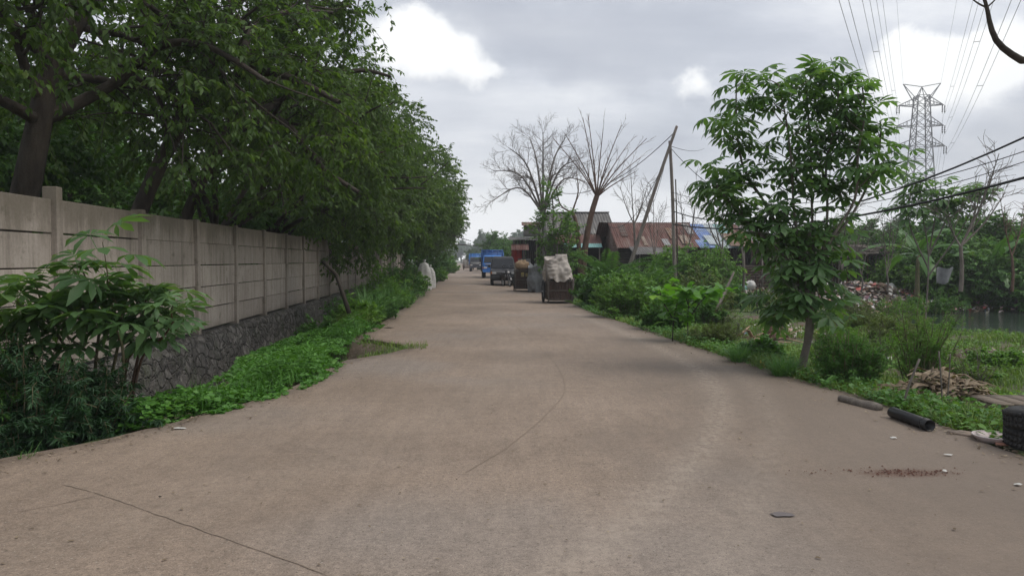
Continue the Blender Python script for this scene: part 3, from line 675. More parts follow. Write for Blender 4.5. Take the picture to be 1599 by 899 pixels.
vo = t.n('ShaderNodeTexVoronoi', feature='DISTANCE_TO_EDGE'); t.put(vo.inputs['Vector'], vv); vo.inputs['Scale'].default_value = 3.6
vc = t.n('ShaderNodeTexVoronoi'); t.put(vc.inputs['Vector'], vv); vc.inputs['Scale'].default_value = 3.6
c = t.mix(1, t.ramp(t.noise(tcn, 7, 7, .7), [(.3, (.055, .05, .045)), (.5, (.11, .10, .09)), (.72, (.22, .205, .185))]), t.ramp(vc.outputs['Color'], [(0, .45), (.5, .95), (1, 1.5)]), 'MULTIPLY')
c = t.mix(t.rng(vo.outputs[0], .0, .09, .55, 0), c, (.12, .108, .092))
c = t.mix(t.rng(t.noise(t.vm('MULTIPLY', tcn, (3, 3, .3)), 3, 6, .7), .5, .62, 0, .7), c, (.05, .045, .035))
c = t.mix(t.rng(t.noise(tcn, 5, 6, .75), .56, .64, 0, .5), c, (.30, .28, .25))
c = t.mix(t.rng(t.noise(tcn, 2, 5, .6), .52, .64, 0, .6), c, (.045, .055, .025))
t.put(b.inputs['Base Color'], c); b.inputs['Roughness'].default_value = .9
bp = t.n('ShaderNodeBump'); bp.inputs['Strength'].default_value = 1; bp.inputs['Distance'].default_value = .07
t.put(bp.inputs['Height'], t.math('ADD', t.rng(vo.outputs[0], 0, .12), t.math('MULTIPLY', t.noise(tcn, 18, 5, .7), .5))); t.put(b.inputs['Normal'], bp.outputs[0])
MS = m
WY0 = 1155*4.83*(1/627.)                                    # depth of the post seen at u=85
WR = empty('concrete_wall', (WX0, 0, 0), 'long grey precast concrete panel wall on a rough stone base along the road', 'wall', rz=math.atan(-SH))
cw = 1/math.cos(math.atan(SH))
rnd = random.Random(7); nb = -1; pk = 0
yk = [WY0+2.4*k for k in range(-2, 27)]
ZB, ZT = .27, 2.33
gpst = []
for i, y in enumerate(yk):
    L = y*cw; tz = ZT+.03+rnd.uniform(-.02, .025) + (.10 if i == 2 else 0)
    g = MB(); g.box((.0, L, (tz+ZB-.3)/2), (.17, .14, tz-ZB+.3)); g.build('post', MW, WR, bevel=.012)
    if i < len(yk)-1:
        g = MB(); L2 = yk[i+1]*cw; zc = ZB; hh = (ZT-ZB)/5
        for r in range(5):
            dx = rnd.uniform(-.014, .014); g.box((dx, (L+L2)/2, zc+hh/2+rnd.uniform(-.004, .004)), (.05, L2-L-.14-.002, hh-rnd.uniform(.008, .024)), rz=rnd.uniform(-.004, .004)); zc += hh
        g.build('panel', MW, WR, bevel=.006)
g = MB()
def stonef(u, v):
    L = (yk[0]+u*(yk[-1]-yk[0]))*cw; z = -1.0 + v*(ZB+.98)
    off = .21 + .16*(1-v) + (float(vnoise(L, z, .22, 3))-.5)*.07 + (float(vnoise(L, z, .09, 4))-.5)*.03
    if v > .96: off = .13
    return (off, L, min(z, ZB-.03) + (float(vnoise(L, z, .3, 9))-.5)*.03)
g.sheet(stonef, 620, 14)
g.box((0, (yk[0]+yk[-1])/2*cw, -.4), (.3, (yk[-1]-yk[0])*cw, 1.25))
g.build('stone_base', MS, WR, smooth=True)
# ------------------------------------------------------------------ left verge plants
PAL = [palmate(7, .4, 235, .17, 1), palmate(7, .6, 220, .16, 2), palmate(6, .3, 225, .18, 3)]
def rings(rng, lb, tips, nl, size, petiole=.7, droop=.2, up=.5):
    """whorls of palmate leaves round shoot tips"""
    for k in range(3):
        Pn, Dn, Nn, Sn = [], [], [], []
        for (p, d) in tips:
            for j in range(nl):
                if j % 3 != k: continue
                a = j*2.4+rng.uniform(-.5, .5); el_ = rng.uniform(-droop, up) + .5*(1-j/nl)
                o_ = A([math.cos(a)*math.cos(el_), math.sin(a)*math.cos(el_), math.sin(el_)]); s_ = size*rng.uniform(.7, 1.15)
                base = p - d*(j/nl)*size*1.6
                Pn.append(base + o_*s_*petiole*1.0); Dn.append(o_ + A([0, 0, -.25]) + rng.normal(0, .12, 3)); Nn.append(A([0, 0, 1.])+o_*.25+rng.normal(0, .22, 3)); Sn.append(s_)
        if Pn: lb.put(*PAL[k], Pn, Dn, Nn, Sn)
def cassava(name, label, loc, stems, nl, size, mleaf, seed, mst, group=None, cat='plant', extra=0, petiole=.7, r=.016):
    rng = np.random.default_rng(seed); root = empty(name, loc, label, cat, group); wood = MB(); tips = []
    for st_ in stems:
        P = [A(q)-A(loc) for q in smoothline([tuple(q) for q in st_], 4)]
        wood.tube(P, list(np.linspace(r*1.3, r*.45, len(P))), 6, cap=False); tips.append(lerp_path(P, .999))
        for e in range(extra):
            p, d = lerp_path(P, rng.uniform(.45, .95)); Q = path(rng, p, unit(d+rng.normal(0, .7, 3)), size*rng.uniform(.8, 2.2), 4, .15, (0, 0, .3))
            wood.tube(Q, list(np.linspace(r*.5, r*.25, len(Q))), 5, cap=False); tips.append((Q[-1], unit(Q[-1]-Q[-2])))
    wood.build('stem', mst, root, smooth=True); lb = MB(); rings(rng, lb, tips, nl, size, petiole); lb.build('leaves', mleaf, root)
    return root
Yc = 7.6
def PX(L): return [px(*q) for q in L]
bc = px(150, 640, Yc); bc.z = -.5
cassava('cassava_plant', 'tall dark green cassava with big hand shaped leaves in front of the wall', bc,
        [PX([(140, 690, 7.6), (150, 560, 7.6), (155, 490, 7.5), (130, 425, 7.4)]), PX([(140, 690, 7.6), (110, 560, 7.5), (75, 500, 7.4), (55, 440, 7.3)]),
         PX([(150, 690, 7.6), (165, 580, 7.5), (100, 520, 7.3), (95, 475, 7.2)]), PX([(150, 690, 7.6), (180, 560, 7.6), (190, 490, 7.5), (165, 455, 7.4)]),
         PX([(140, 690, 7.6), (100, 600, 7.4), (60, 540, 7.3), (55, 500, 7.2)]), PX([(150, 690, 7.6), (190, 600, 7.5), (185, 520, 7.3), (140, 500, 7.2)])],
        8, .31, M['cassava'], 5, M['stem'], extra=1)
bc = px(215, 640, 7.9); bc.z = -.5
cassava('cassava_plant', 'paler cassava with drooping leaves on thin bare stems, beside the taller dark one', bc,
        [PX([(190, 690, 7.9), (190, 600, 7.9), (205, 530, 7.8), (215, 470, 7.7)]), PX([(195, 690, 7.9), (215, 580, 7.9), (235, 530, 7.8), (245, 485, 7.7)]),
         PX([(190, 690, 7.9), (200, 560, 7.9), (250, 530, 7.7), (272, 500, 7.6)]), PX([(190, 690, 7.9), (215, 560, 7.9), (230, 510, 7.9), (225, 455, 7.8)])],
        8, .26, M['cassava_pale'], 6, M['bark_red'], extra=1)
def bushp(name, label, cat, u, v, Y, w_px, h_m, nst, per, size, ml, tmpl=T_LEAF2, seed=1, **kw):
    p = px(u, v, Y); z = hz1(p.x, Y) if 'z' not in kw else kw.pop('z'); rx = w_px/2*Y/F
    return bush(name, label, cat, (p.x, Y, z), rx, min(rx, kw.pop('ry', rx)), h_m, nst, per, size, ml, tmpl, seed, **kw)
bushp('fern_bush', 'dark bushy shrub at the far left edge of the verge', 'shrub', 0, 600, 7.0, 150, 1.55, 90, 46, .075, M['bush'], T_NARROW, 71, z=-.45, ry=.5, hang=.5)
bushp('feathery_bush', 'dark feathery leaved bush beneath the tall cassava', 'shrub', 60, 640, 6.9, 230, 1.25, 130, 60, .085, M['feather'], T_NARROW, 72, z=-.42, ry=.45, hang=.4)
bushp('feathery_bush', 'lower dark feathery bush spilling beside the thin cassava stems', 'shrub', 150, 660, 7.1, 130, 1.0, 80, 60, .08, M['feather'], T_NARROW, 73, z=-.42, ry=.4, hang=.5)
bushp('verge_bush', 'small dark bush at the corner of the verge by the left edge', 'shrub', 15, 690, 6.5, 90, .55, 50, 50, .07, M['feather'], T_NARROW, 74, z=-.35, ry=.3, hang=.5)
def blades(g, rng, X, Y, Z, Hh, W, lean=.5, seg=3, fan=None):
    n = len(X); a = rng.uniform(0, 2*math.pi, n); l = lean*rng.uniform(.2, 1, n) if fan is None else fan
    dx, dy = np.cos(a), np.sin(a); sx, sy = -dy, dx; V = []
    for k in range(seg+1):
        f = k/seg; w_ = W*(1-f)**.6*.5; ox = dx*l*Hh*f*f; oy = dy*l*Hh*f*f; oz = Hh*f*(1-.42*l*f)
        if k == seg: V.append(np.stack([X+ox, Y+oy, Z+oz], -1))
        else: V += [np.stack([X+ox-sx*w_, Y+oy-sy*w_, Z+oz], -1), np.stack([X+ox+sx*w_, Y+oy+sy*w_, Z+oz], -1)]
    V = np.stack(V, 1); m_ = V.shape[1]; off = (np.arange(n)*m_)[:, None]
    b = g.n; g.v.append(V.reshape(-1, 3)); g.n += n*m_
    for k in range(seg-1): g.f.setdefault(4, []).append(off + A([2*k, 2*k+1, 2*k+3, 2*k+2])[None] + b)
    g.f.setdefault(3, []).append(off + A([2*seg-2, 2*seg-1, 2*seg])[None] + b)
def tuft(name, label, x, y, r, h, n, seed, ml=None, w=.014, lean=1.0, cat='grass tuft', group=None):
    rng = np.random.default_rng(seed); g = MB(); a = rng.uniform(0, 6.28, n); q = np.sqrt(rng.uniform(0, 1, n))*r
    X, Y_ = q*np.cos(a), q*np.sin(a)
    blades(g, rng, X, Y_, np.full(n, -.03), h*rng.uniform(.5, 1.1, n), w, lean, 4)
    o = g.build(name, ml or M['tuft']); o.location = (x, y, hz1(x, y)); return tag(o, label, cat, group)
p = gp(32, 716); tuft('grass_tuft', 'small bright grass tuft at the road edge by the left border', p.x, p.y+.05, .06, .3, 22, 3, M['tuft'], .013, .8)
for (u, Yb, rr_, hh_, n_, lb_) in [(572, 19.5, .35, 1.35, 420, 'tall grass clump leaning over the ditch past the clean wall'), (603, 23.5, .35, 1.3, 420, 'tall pale tipped grass clump at the road edge past the slab corner'), (553, 17.5, .3, .9, 320, 'dark grass clump tucked against the overgrown wall base'),
      (592, 21.5, .4, 1.05, 380, 'drooping grass clump between the two tallest ones'), (628, 28, .4, 1.1, 360, 'lower grass clump by the road before the white sacks')]:
    p = px(u, 460, Yb); tuft('tall_grass', lb_, p.x, Yb, rr_, hh_, n_, 80+u, M['tuft'] if u != 553 else M['grass'], .02, 1.5)
vb = [(560, 480, 18.3, 70, .8, 'bush_light', 'low light bush at the road edge after the broken slab corner'), (585, 470, 20.5, 80, .8, 'bush', 'low dark bush among the tall grass clumps'), (610, 460, 25, 70, .9, 'bush_light', 'low light bush right of the tall grass'), (505, 480, 17.5, 90, 1.0, 'bush', 'dark bush in the ditch under the start of the overgrown wall'), (545, 450, 21.5, 80, 1.5, 'bush', 'tall bush covering the wall past the leaning stick'), (592, 440, 27, 85, 2.1, 'bush_light', 'light green bush under the overhanging crowns'),
      (622, 430, 32, 80, 2.3, 'bush', 'green bush by the wall before the white sacks'), (645, 430, 37, 60, 1.3, 'bush_light', 'low light green bush at the foot of the white sacks'), (655, 425, 44, 60, 2.4, 'bush', 'bush rising behind the white sacks'),
      (682, 425, 56, 40, 1.1, 'bush_light', 'low bush at the road edge past the white sacks'), (686, 418, 68, 40, 2.6, 'bush', 'far bush at the left road edge'), (700, 412, 90, 34, 2.2, 'bush_light', 'farthest pale bush along the left road edge')]
for i, (u, v, Y, wp, h, mk_, lb_) in enumerate(vb):
    bushp('roadside_bush', lb_, 'bush', u, v, Y, wp, h, 60, 24, .075+.0022*Y, M[mk_], T_LEAF2, 90+i)
# creeping weeds in the ditch
rng = np.random.default_rng(200); n = 30000
yy = 7.0 + 11.5*rng.uniform(0, 1, n)**1.25; dd_ = rng.uniform(-.10, 1, n)
keep = vnoise(yy, dd_*3, .35, 12) > .25+.3*(dd_ < .06)
wdt = np.interp(yy, [7, 9, 11, 13, 15, 18], [.9, 1.25, 1.45, 1.5, 1.5, 1.3])
EW = lambda y: np.where((y > 11.2) & (y < 15.2), np.minimum(EL(y), np.interp(y, [11.2, 12, 15.2], [-2.8, -3.0, -3.15])), EL(y))
xx = EW(yy) - dd_*wdt + .03; nz = vnoise(xx, yy, .35, 14)
zz_ = H(xx, yy) + .05 + .30*nz*nz*sst(-.1, .25, dd_) + rng.uniform(-.1, .05, n)*(1+nz)
P_ = np.stack([xx, yy, np.maximum(zz_, .01*(dd_ < .02))], -1)[keep]; k = len(P_)
a = rng.uniform(0, 6.28, k); g = MB()
T_TRI = ([(0, 0, 0), (-.34, .5, .05), (0, 1, -.08), (.34, .5, .05)], [[(0, 2, 1), (0, 3, 2)]])
g.put(*T_TRI, P_, np.stack([np.cos(a), np.sin(a), rng.uniform(-.35, .35, k)], -1), A([0, 0, 1.])+rng.normal(0, .45, (k, 3)), rng.uniform(.03, 1, k)**1.5*.075+.03)
k2 = 2600; yb_ = rng.uniform(7.2, 17.5, k2); db_ = rng.uniform(0, 1, k2); xb_ = EW(yb_)-.05-db_*1.1; blades(g, rng, xb_, yb_, H(xb_, yb_)+.08, rng.uniform(.12, .38, k2), .012, .9)
k3 = 5000; yb_ = rng.uniform(7.2, 17.5, k3); ok = vnoise(yb_, yb_*0, .5, 41) > .5; yb_ = yb_[ok]; k3 = len(yb_); xb_ = EW(yb_)-rng.uniform(.1, 1.2, k3); a = rng.uniform(0, 6.28, k3)
g.put(*T_NARROW, np.stack([xb_, yb_, H(xb_, yb_)+rng.uniform(.1, .45, k3)], -1), np.stack([np.cos(a), np.sin(a), rng.uniform(-.3, .8, k3)], -1), A([0, 0, 1.])+rng.normal(0, .4, (k3, 3)), rng.uniform(.08, .18, k3))
tag(g.build('creeping_weeds', M['weed']), 'bright green creeping weeds filling the ditch edge', 'weeds', kind='stuff')
# weeds on the broken corner
rng = np.random.default_rng(201); n = 1500; g = MB()
yy = rng.uniform(11.7, 14.9, n); xx = EL(yy)-.02 - rng.uniform(0, .95, n)**1.5*1.2; kp = vnoise(xx, yy, .4, 3) > .5; xx, yy = xx[kp], yy[kp]
xx2 = np.concatenate([xx, rng.uniform(-2.0, -1.55, 130)]); yy2 = np.concatenate([yy, rng.uniform(13.2, 13.9, 130)]); z2 = np.where(xx2 > EL(yy2), .0, H(xx2, yy2))
blades(g, rng, xx2, yy2, z2, rng.uniform(.05, .16, len(xx2)), .012, .9)
tag(g.build('corner_weeds', M['grass']), 'sparse grass growing in the broken corner of the slab', 'weeds', kind='stuff')
# small white flowers and litter near weeds
for i, (u, v, Y) in enumerate([(256, 622, 8.3), (284, 632, 7.9), (297, 630, 8.0), (275, 640, 7.8)]):
    g = MB(); p = px(u, v+4, Y); rng_ = random.Random(i)
    for k in range(6):
        a_ = k*1.047; c_ = A((p.x, p.y, p.z)); d_ = A((math.cos(a_), math.sin(a_), .2)); s_ = A((-math.sin(a_), math.cos(a_), 0))
        g.add([c_, c_+d_*.02-s_*.009, c_+d_*.032, c_+d_*.02+s_*.009], [(0, 1, 2, 3)])
    g.tube([(p.x, p.y, p.z-.22), tuple(p)], .003, 4)
    tag(g.build('white_flower', pm('petal', (.7, .7, .66), (.6, .6, .56), 9) if i == 0 else bpy.data.materials['petal']), 'tiny white flower above the creeping weeds', 'flower', 'white flowers in the weeds')
# stick leaning on the wall, white sacks
r_ = empty('leaning_stick', px(535, 455, 17.4), 'dark broken stick leaning against the wall by the overgrown part', 'stick')
g = MB(); a_, b_ = px(504, 408, 17.2), px(545, 455, 17.0); o_ = A(px(535, 455, 17.4)); g.tube([A(a_)-o_, (A(a_)+A(b_))/2-o_+A((.02, 0, .03)), A(b_)-o_+A((0, 0, -.5))], [.045, .05, .055], 8)
g.build('shaft', M['bark'], r_, smooth=True)
MSK = pm('sack_weave', (.58, .58, .55), (.42, .41, .38), 9, .7, bump=.3)
for i, (u, Y, w_, h_, lb_) in enumerate([(663, 40, .75, 1.55, 'tall bulging white sack at the left road edge under the trees'), (672, 42.5, .6, 1.25, 'lower white sack leaning behind the tall one')]):
    p = px(u, 440, Y); root = empty('white_sack', (p.x, Y, hz1(p.x, Y)), lb_, 'sack', 'white sacks at the left road edge')
    g = MB(); pr = random.Random(i)
    def sk(a, b):
        an = a*2*math.pi; rr = w_/2*(1.0-.25*b*b)*(1+.10*math.sin(3*an+b*5)+.06*math.sin(7*an+3))*(.15 if b > .98 else 1)*(1 if b < .85 else .8)
        return (rr*math.cos(an), rr*math.sin(an)*.8, h_*b)
    g.sheet(sk, 24, 14); g.build('bag', MSK, root, smooth=True)
    g = MB(); g.lathe([(.03, h_-.02), (.05, h_+.04), (.09, h_+.12), (.02, h_+.1)], n=9); g.build('tied_neck', MSK, root, smooth=True)

# ------------------------------------------------------------------ right side grass
rng = np.random.default_rng(300); g = MB(); n = 120000
yy = 6.0 + 26*rng.uniform(0, 1, n)**1.5; xx = ER(yy)+.02 + rng.uniform(0, 1, n)**1.15*np.interp(yy, [6, 12, 20, 32], [6, 9, 15, 22])
dn = vnoise(xx, yy, 1.6, 21)*.7+vnoise(xx, yy, .5, 22)*.3; ok = (dn > .36) & (pond(xx, yy) > .01+.05*vnoise(xx, yy, .6, 2)) & (xx < .72*yy+2)
mud = ((xx-9.5)/3.5)**2 + ((yy-14.6)/.8)**2 < 1; ok &= np.hypot(xx-gp(1552, 688).x, yy-gp(1552, 688).y) > .5
ok &= ~(mud & (rng.uniform(0, 1, n) > .06))
ok &= rng.uniform(0, 1, n) < np.clip((dn-.3)*4, 0, 1)
xx, yy, dn = xx[ok], yy[ok], dn[ok]
blades(g, rng, xx, yy, H(xx, yy)-.01, rng.uniform(.05, .2, len(xx))*(.5+dn)*(1+.006*yy), .011+.0006*yy, .9)
tag(g.build('grass', M['grass']), 'patchy green grass on the low ground between road and pond', 'grass', kind='stuff')
g = MB(); n = 26000; yy = 6.2 + 20*rng.uniform(0, 1, n)**1.4; xx = ER(yy)+.0 + rng.uniform(0, 1, n)*np.interp(yy, [6, 12, 20, 32], [6, 9, 13, 20])
dn = vnoise(xx, yy, 1.1, 31); ok = (dn > .5) & (pond(xx, yy) > .02) & ~(((xx-9.5)/3.5)**2 + ((yy-14.6)/.8)**2 < 1); xx, yy = xx[ok], yy[ok]; k = len(xx)
a = rng.uniform(0, 6.28, k); zq = H(xx, yy)+rng.uniform(.02, .16, k)
g.put(*T_TRI, np.stack([xx, yy, zq], -1), np.stack([np.cos(a), np.sin(a), rng.uniform(-.3, .3, k)], -1), A([0, 0, 1.])+rng.normal(0, .4, (k, 3)), rng.uniform(.04, .10, k))
tag(g.build('ground_cover', M['bush_light']), 'low broad leaved weeds in the grass beside the pond', 'weeds', kind='stuff')
# weed strip that spills on the slab edge
g = MB(); n = 15000; yy = 6.8+22*rng.uniform(0, 1, n)**1.3; xx = ER(yy)-.07+rng.uniform(0, 1, n)**1.4*.8; dn = vnoise(xx*0, yy, .6, 44); ok = (rng.uniform(0, 1, n) < dn*1.1-.15) & (np.hypot(xx-gp(1545, 688).x, yy-gp(1545, 688).y) > .48); xx, yy = xx[ok], yy[ok]; k = len(xx)
a = rng.uniform(0, 6.28, k); zq = np.maximum(H(xx, yy), -.08)+rng.uniform(.06, .2, k)
g.put(*T_TRI, np.stack([xx, yy, zq], -1), np.stack([np.cos(a), np.sin(a), rng.uniform(-.3, .4, k)], -1), A([0, 0, 1.])+rng.normal(0, .5, (k, 3)), rng.uniform(.03, .08, k))
tag(g.build('edge_weeds', M['bush']), 'dark low weeds along the right edge of the concrete', 'weeds', kind='stuff')
g = MB(); n = 9000; yy = rng.uniform(28, 60, n); xx = ER(yy)+rng.uniform(0.1, 24, n); ok = pond(xx, yy) > .04; xx, yy = xx[ok], yy[ok]
blades(g, rng, xx, yy, H(xx, yy), rng.uniform(.15, .45, len(xx)), .03, .9); tag(g.build('rough_grass', M['grass']), 'rough grass around the shacks', 'grass', kind='stuff')

# big cassava tree ------------------------------------------------------
rng = np.random.default_rng(410); bt = gp(1250, 588, -.08); bt = Vector((bt.x, bt.y, -.12)); Yt = bt.y
root = empty('cassava_tree', bt, 'tall slender tree with hand shaped leaves on a leaning trunk at the right road edge', 'tree')
wood = MB(); wood2 = MB(); tips = []
def limbp(L, r0, r1, n=8):
    P = [A(q)-A(bt) for q in smoothline([tuple(px(*q)) for q in L], 4)]; wood.tube(P, list(np.linspace(r0, r1, len(P))), n, cap=False); return P
trunk = limbp([(1246, 600, Yt), (1256, 555, Yt), (1265, 515, Yt), (1266, 470, Yt), (1258, 430, Yt)], .062, .035, 10)
trunk2 = limbp([(1256, 560, Yt), (1262, 500, Yt), (1262, 440, Yt), (1250, 380, Yt)], .042, .025)
mains = [[(1262, 470, Yt), (1250, 400, Yt), (1240, 330, Yt), (1236, 260, Yt-.1), (1228, 190, Yt-.2), (1215, 130, Yt-.2)],
         [(1266, 470, Yt), (1270, 400, Yt+.1), (1268, 330, Yt+.1), (1266, 250, Yt+.2), (1262, 180, Yt+.2), (1258, 120, Yt+.2)],
         [(1264, 450, Yt), (1285, 390, Yt), (1292, 330, Yt), (1290, 260, Yt), (1305, 190, Yt), (1310, 125, Yt)],
         [(1262, 440, Yt), (1230, 380, Yt+.2), (1190, 310, Yt+.3), (1160, 260, Yt+.3), (1150, 190, Yt+.3), (1150, 130, Yt+.2)],
         [(1270, 430, Yt), (1300, 370, Yt-.2), (1335, 310, Yt-.3), (1340, 240, Yt-.3), (1350, 180, Yt-.2), (1345, 125, Yt-.2)],
         [(1262, 440, Yt), (1215, 390, Yt), (1160, 340, Yt), (1120, 290, Yt-.1)],
         [(1285, 390, Yt), (1320, 350, Yt+.1), (1350, 300, Yt+.2), (1372, 240, Yt+.2), (1375, 190, Yt+.1)]]
for mn in mains:
    P = limbp(mn, .024, .009, 6); L0 = sum(np.linalg.norm(P[i+1]-P[i]) for i in range(len(P)-1)); tips.append(lerp_path(P, .999))
    for k in range(13):
        f = .40+.59*(k+rng.uniform(0, 1))/13; p, d = lerp_path(P, f); hd = unit(rng.normal(0, 1, 3)*A([1, .8, .3])); Lb = rng.uniform(.25, .72)*(1.1-.35*f)
        Q = path(rng, p, unit(d*.55+hd), Lb, 5, .12, (0, 0, .25))
        wpt = Q[-1]+A(bt); uu = 800+F*wpt[0]/wpt[1]; vv_ = 406-F*(wpt[2]-CZ)/wpt[1]
        if ((uu-1240)/142)**2 + ((vv_-245)/165)**2 > 1 and k % 4: continue
        wood.tube(Q, list(np.linspace(.010, .004, len(Q))), 4, cap=False); tips.append((Q[-1], unit(Q[-1]-Q[-2])))
for (u, v) in [(1098, 260), (1118, 300), (1150, 300), (1160, 365), (1180, 380), (1320, 300), (1105, 290), (1125, 320), (1140, 345), (1150, 360), (1190, 350), (1210, 380), (1230, 400), (1250, 430), (1290, 400), (1275, 380), (1300, 340), (1235, 350), (1220, 330), (1262, 420), (1240, 440), (1205, 340), (1280, 350), (1225, 300), (1270, 300), (1245, 370), (1130, 180), (1125, 215), (1385, 230), (1372, 165), (1180, 115), (1290, 105)]:
    yq = Yt+rng.uniform(-.3, .35); q = A(px(u, v, yq))-A(bt); s0, d0 = lerp_path(trunk2 if v > 330 else limbp(mains[int(rng.integers(0, 5))], .012, .006, 4), .95 if v > 330 else .7)
    tips.append((q, unit(q-s0+A([0, 0, .3]))))
    if v > 330: wood.tube([s0, (s0+q)/2+A([0, 0, .08]), q], [.012, .008, .005], 4, cap=False)
wood.build('trunk', M['bark_grey'], root, smooth=True); lb = MB(); rings(rng, lb, tips, 6, .22, .75, .5, .25)
low = []
for k in range(36):
    q = A(px(rng.uniform(1195, 1320), rng.uniform(310, 480), Yt+rng.uniform(-.4, .4)))-A(bt); low.append((q, unit(A([rng.normal(0, .4), rng.normal(0, .4), 1.]))))
    s0 = lerp_path(trunk2, rng.uniform(.3, .98))[0]; wood2.tube([s0, (s0+q)/2+A([0, 0, .06]), q], [.01, .007, .005], 4, cap=False)
rings(rng, lb, low, 4, .27, .6, .6, .25); wood2.build('shoots', M['bark_grey'], root, smooth=True); lb.build('crown', M['cassava'], root)

# roadside shrubs, right -------------------------------------------------
def bushg(name, label, cat, u, v, w_px, h, nst, per, size, ml, tmpl=T_LEAF2, seed=1, ryf=.6, **kw):
    p = gp(u, v, -.1); rx = w_px/2*p.y/F
    return bush(name, label, cat, (p.x, p.y+rx*.3, hz1(p.x, p.y+rx*.3)), rx, rx*ryf, h, nst, per, size, ml, tmpl, seed, **kw)
bushg('roadside_bush', 'large dense green bush right of the tarpaulin covered cart', 'bush', 938, 484, 74, 1.35, 90, 26, .13, M['bush'], T_TRI, 501)
bushg('roadside_bush', 'rounded yellow green bush overhanging the concrete edge', 'bush', 985, 502, 135, 1.15, 110, 34, .085, M['bush_light'], T_LEAF2, 502)
bushg('roadside_bush', 'dark bush just left of the broad leaved sapling', 'bush', 1040, 522, 90, .75, 70, 34, .08, M['bush'], T_LEAF2, 503)
bushg('roadside_bush', 'tall green thicket between the bush row and the shack', 'bush', 1010, 478, 150, 1.7, 90, 26, .12, M['bush_light'], T_LEAF2, 504)
bushg('roadside_bush', 'olive shrub behind the broad leaved sapling', 'bush', 1110, 500, 80, .7, 60, 30, .07, M['olive'], T_LEAF2, 505)
bushg('roadside_bush', 'brownish seeding shrub right of the broad leaved sapling', 'bush', 1120, 545, 90, .5, 80, 30, .05, M['olive'], T_NARROW, 506)
bushg('roadside_bush', 'green leafy shrub between the two arching grass tufts', 'bush', 1192, 572, 70, .42, 60, 26, .075, M['bush'], T_TRI, 507)
bushg('feathery_shrub', 'rounded dark green feathery shrub by the thin trunk', 'shrub', 1335, 612, 115, .78, 90, 50, .06, M['bush'], T_NARROW, 508, hang=.1)
bushg('feathery_shrub', 'light green feathery sapling behind the rounded dark shrub', 'shrub', 1325, 575, 90, .95, 36, 44, .055, M['bush_light'], T_NARROW, 509, hang=.1)
bushg('feathery_shrub', 'tall thin light green shrub over the heap of dry leaves', 'shrub', 1448, 590, 130, 1.35, 44, 40, .06, M['bush_light'], T_NARROW, 510, hang=.0)
bushg('feathery_shrub', 'dark bushy clump behind the heap of dry leaves', 'shrub', 1445, 575, 70, .8, 50, 40, .06, M['bush'], T_NARROW, 511)
bushg('yellow_plant', 'small plant with yellow leaves at the concrete edge', 'plant', 1192, 584, 16, .17, 8, 7, .05, M['yellow'], T_TRI, 512)
p = gp(1160, 566); tuft('grass_tuft', 'dark arching grass tuft left of the yellow plant', p.x, p.y+.15, .12, .55, 340, 513, M['tuft'], .014, 1.0)
p = gp(1228, 588); tuft('grass_tuft', 'bright arching grass tuft at the foot of the tall slender tree', p.x, p.y+.15, .13, .55, 420, 514, M['tuft'], .014, 1.1)
p = gp(1215, 580); tuft('grass_tuft', 'loose pale grass tuft behind the yellow plant', p.x, p.y+.5, .2, .4, 260, 515, M['grass'], .012, 1.1)
for i, (u, Yq, wp, h, mk_, sz, tm, lb_) in enumerate([(922, 30.5, 60, 1.35, 'bush_light', .16, T_TRI, 'light leafy bush close behind the tarpaulin cart'), (965, 24.5, 85, 1.3, 'bush_light', .12, T_TRI, 'light green bush bulging towards the road past the cart'), (1085, 21, 110, 1.15, 'bush', .10, T_LEAF2, 'green bush behind the dead leaning branch'),
        (1020, 24, 130, 1.5, 'bush_light', .11, T_TRI, 'tall light green bush at the foot of the leaning pole'), (1090, 27, 130, 1.7, 'olive', .11, T_LEAF2, 'olive brown bush in front of the rust roof shack'), (1000, 30, 120, 1.9, 'bush', .14, T_LEAF2, 'tall dark bush under the sagging awning'), (1200, 24, 90, .7, 'grass', .08, T_NARROW, 'low pale shrub in the grass beyond the slender tree'),
        (1400, 16.0, 110, .8, 'olive', .09, T_NARROW, 'thin olive weeds between the slender tree and the pond'), (1345, 20, 110, .6, 'olive', .09, T_NARROW, 'dry thin weeds on the near pond bank'), (1560, 13.4, 120, .35, 'bush_light', .06, T_TRI, 'low bright bush at the right border above the dry leaves'), (1500, 12.0, 130, .3, 'bush_light', .055, T_TRI, 'low bright weeds just behind the dry leaf heap')]):
    p = px(u, 450, Yq); rx = wp/2*Yq/F; bush('verge_bush', lb_, 'bush', (p.x, Yq, hz1(p.x, Yq)), rx, rx*.7, h, 70, 26, sz, M[mk_], tm, 540+i)
for i, (u, Yq, wp, h, mk_, sz, tm, lb_) in enumerate([(1225, 27, 110, .85, 'olive', .10, T_LEAF2, 'scruffy bush left of the rubbish heap'), (1275, 24, 90, .75, 'bush_light', .09, T_TRI, 'scruffy green bush in front of the left part of the rubbish'), (1330, 27, 70, 1.0, 'olive', .09, T_NARROW, 'dry looking bush in the middle before the rubbish'),
        (1395, 25, 90, 1.15, 'bush_light', .09, T_NARROW, 'taller light bush before the right part of the rubbish'), (1455, 30, 120, 1.0, 'bush', .12, T_LEAF2, 'green bush at the left end of the open water'), (1180, 31, 110, .8, 'bush', .12, T_LEAF2, 'low green bush below the plank wall'), (1135, 29, 90, 1.1, 'bush', .12, T_LEAF2, 'green bush at the left corner of the plank wall')]):
    p = px(u, 450, Yq); rx = wp/2*Yq/F; bush('scrub_bush', lb_, 'bush', (p.x, Yq, max(hz1(p.x, Yq), WATER-.1)), rx, rx*.6, h, 46, 20, sz, M[mk_], tm, 590+i)
rng = np.random.default_rng(555)
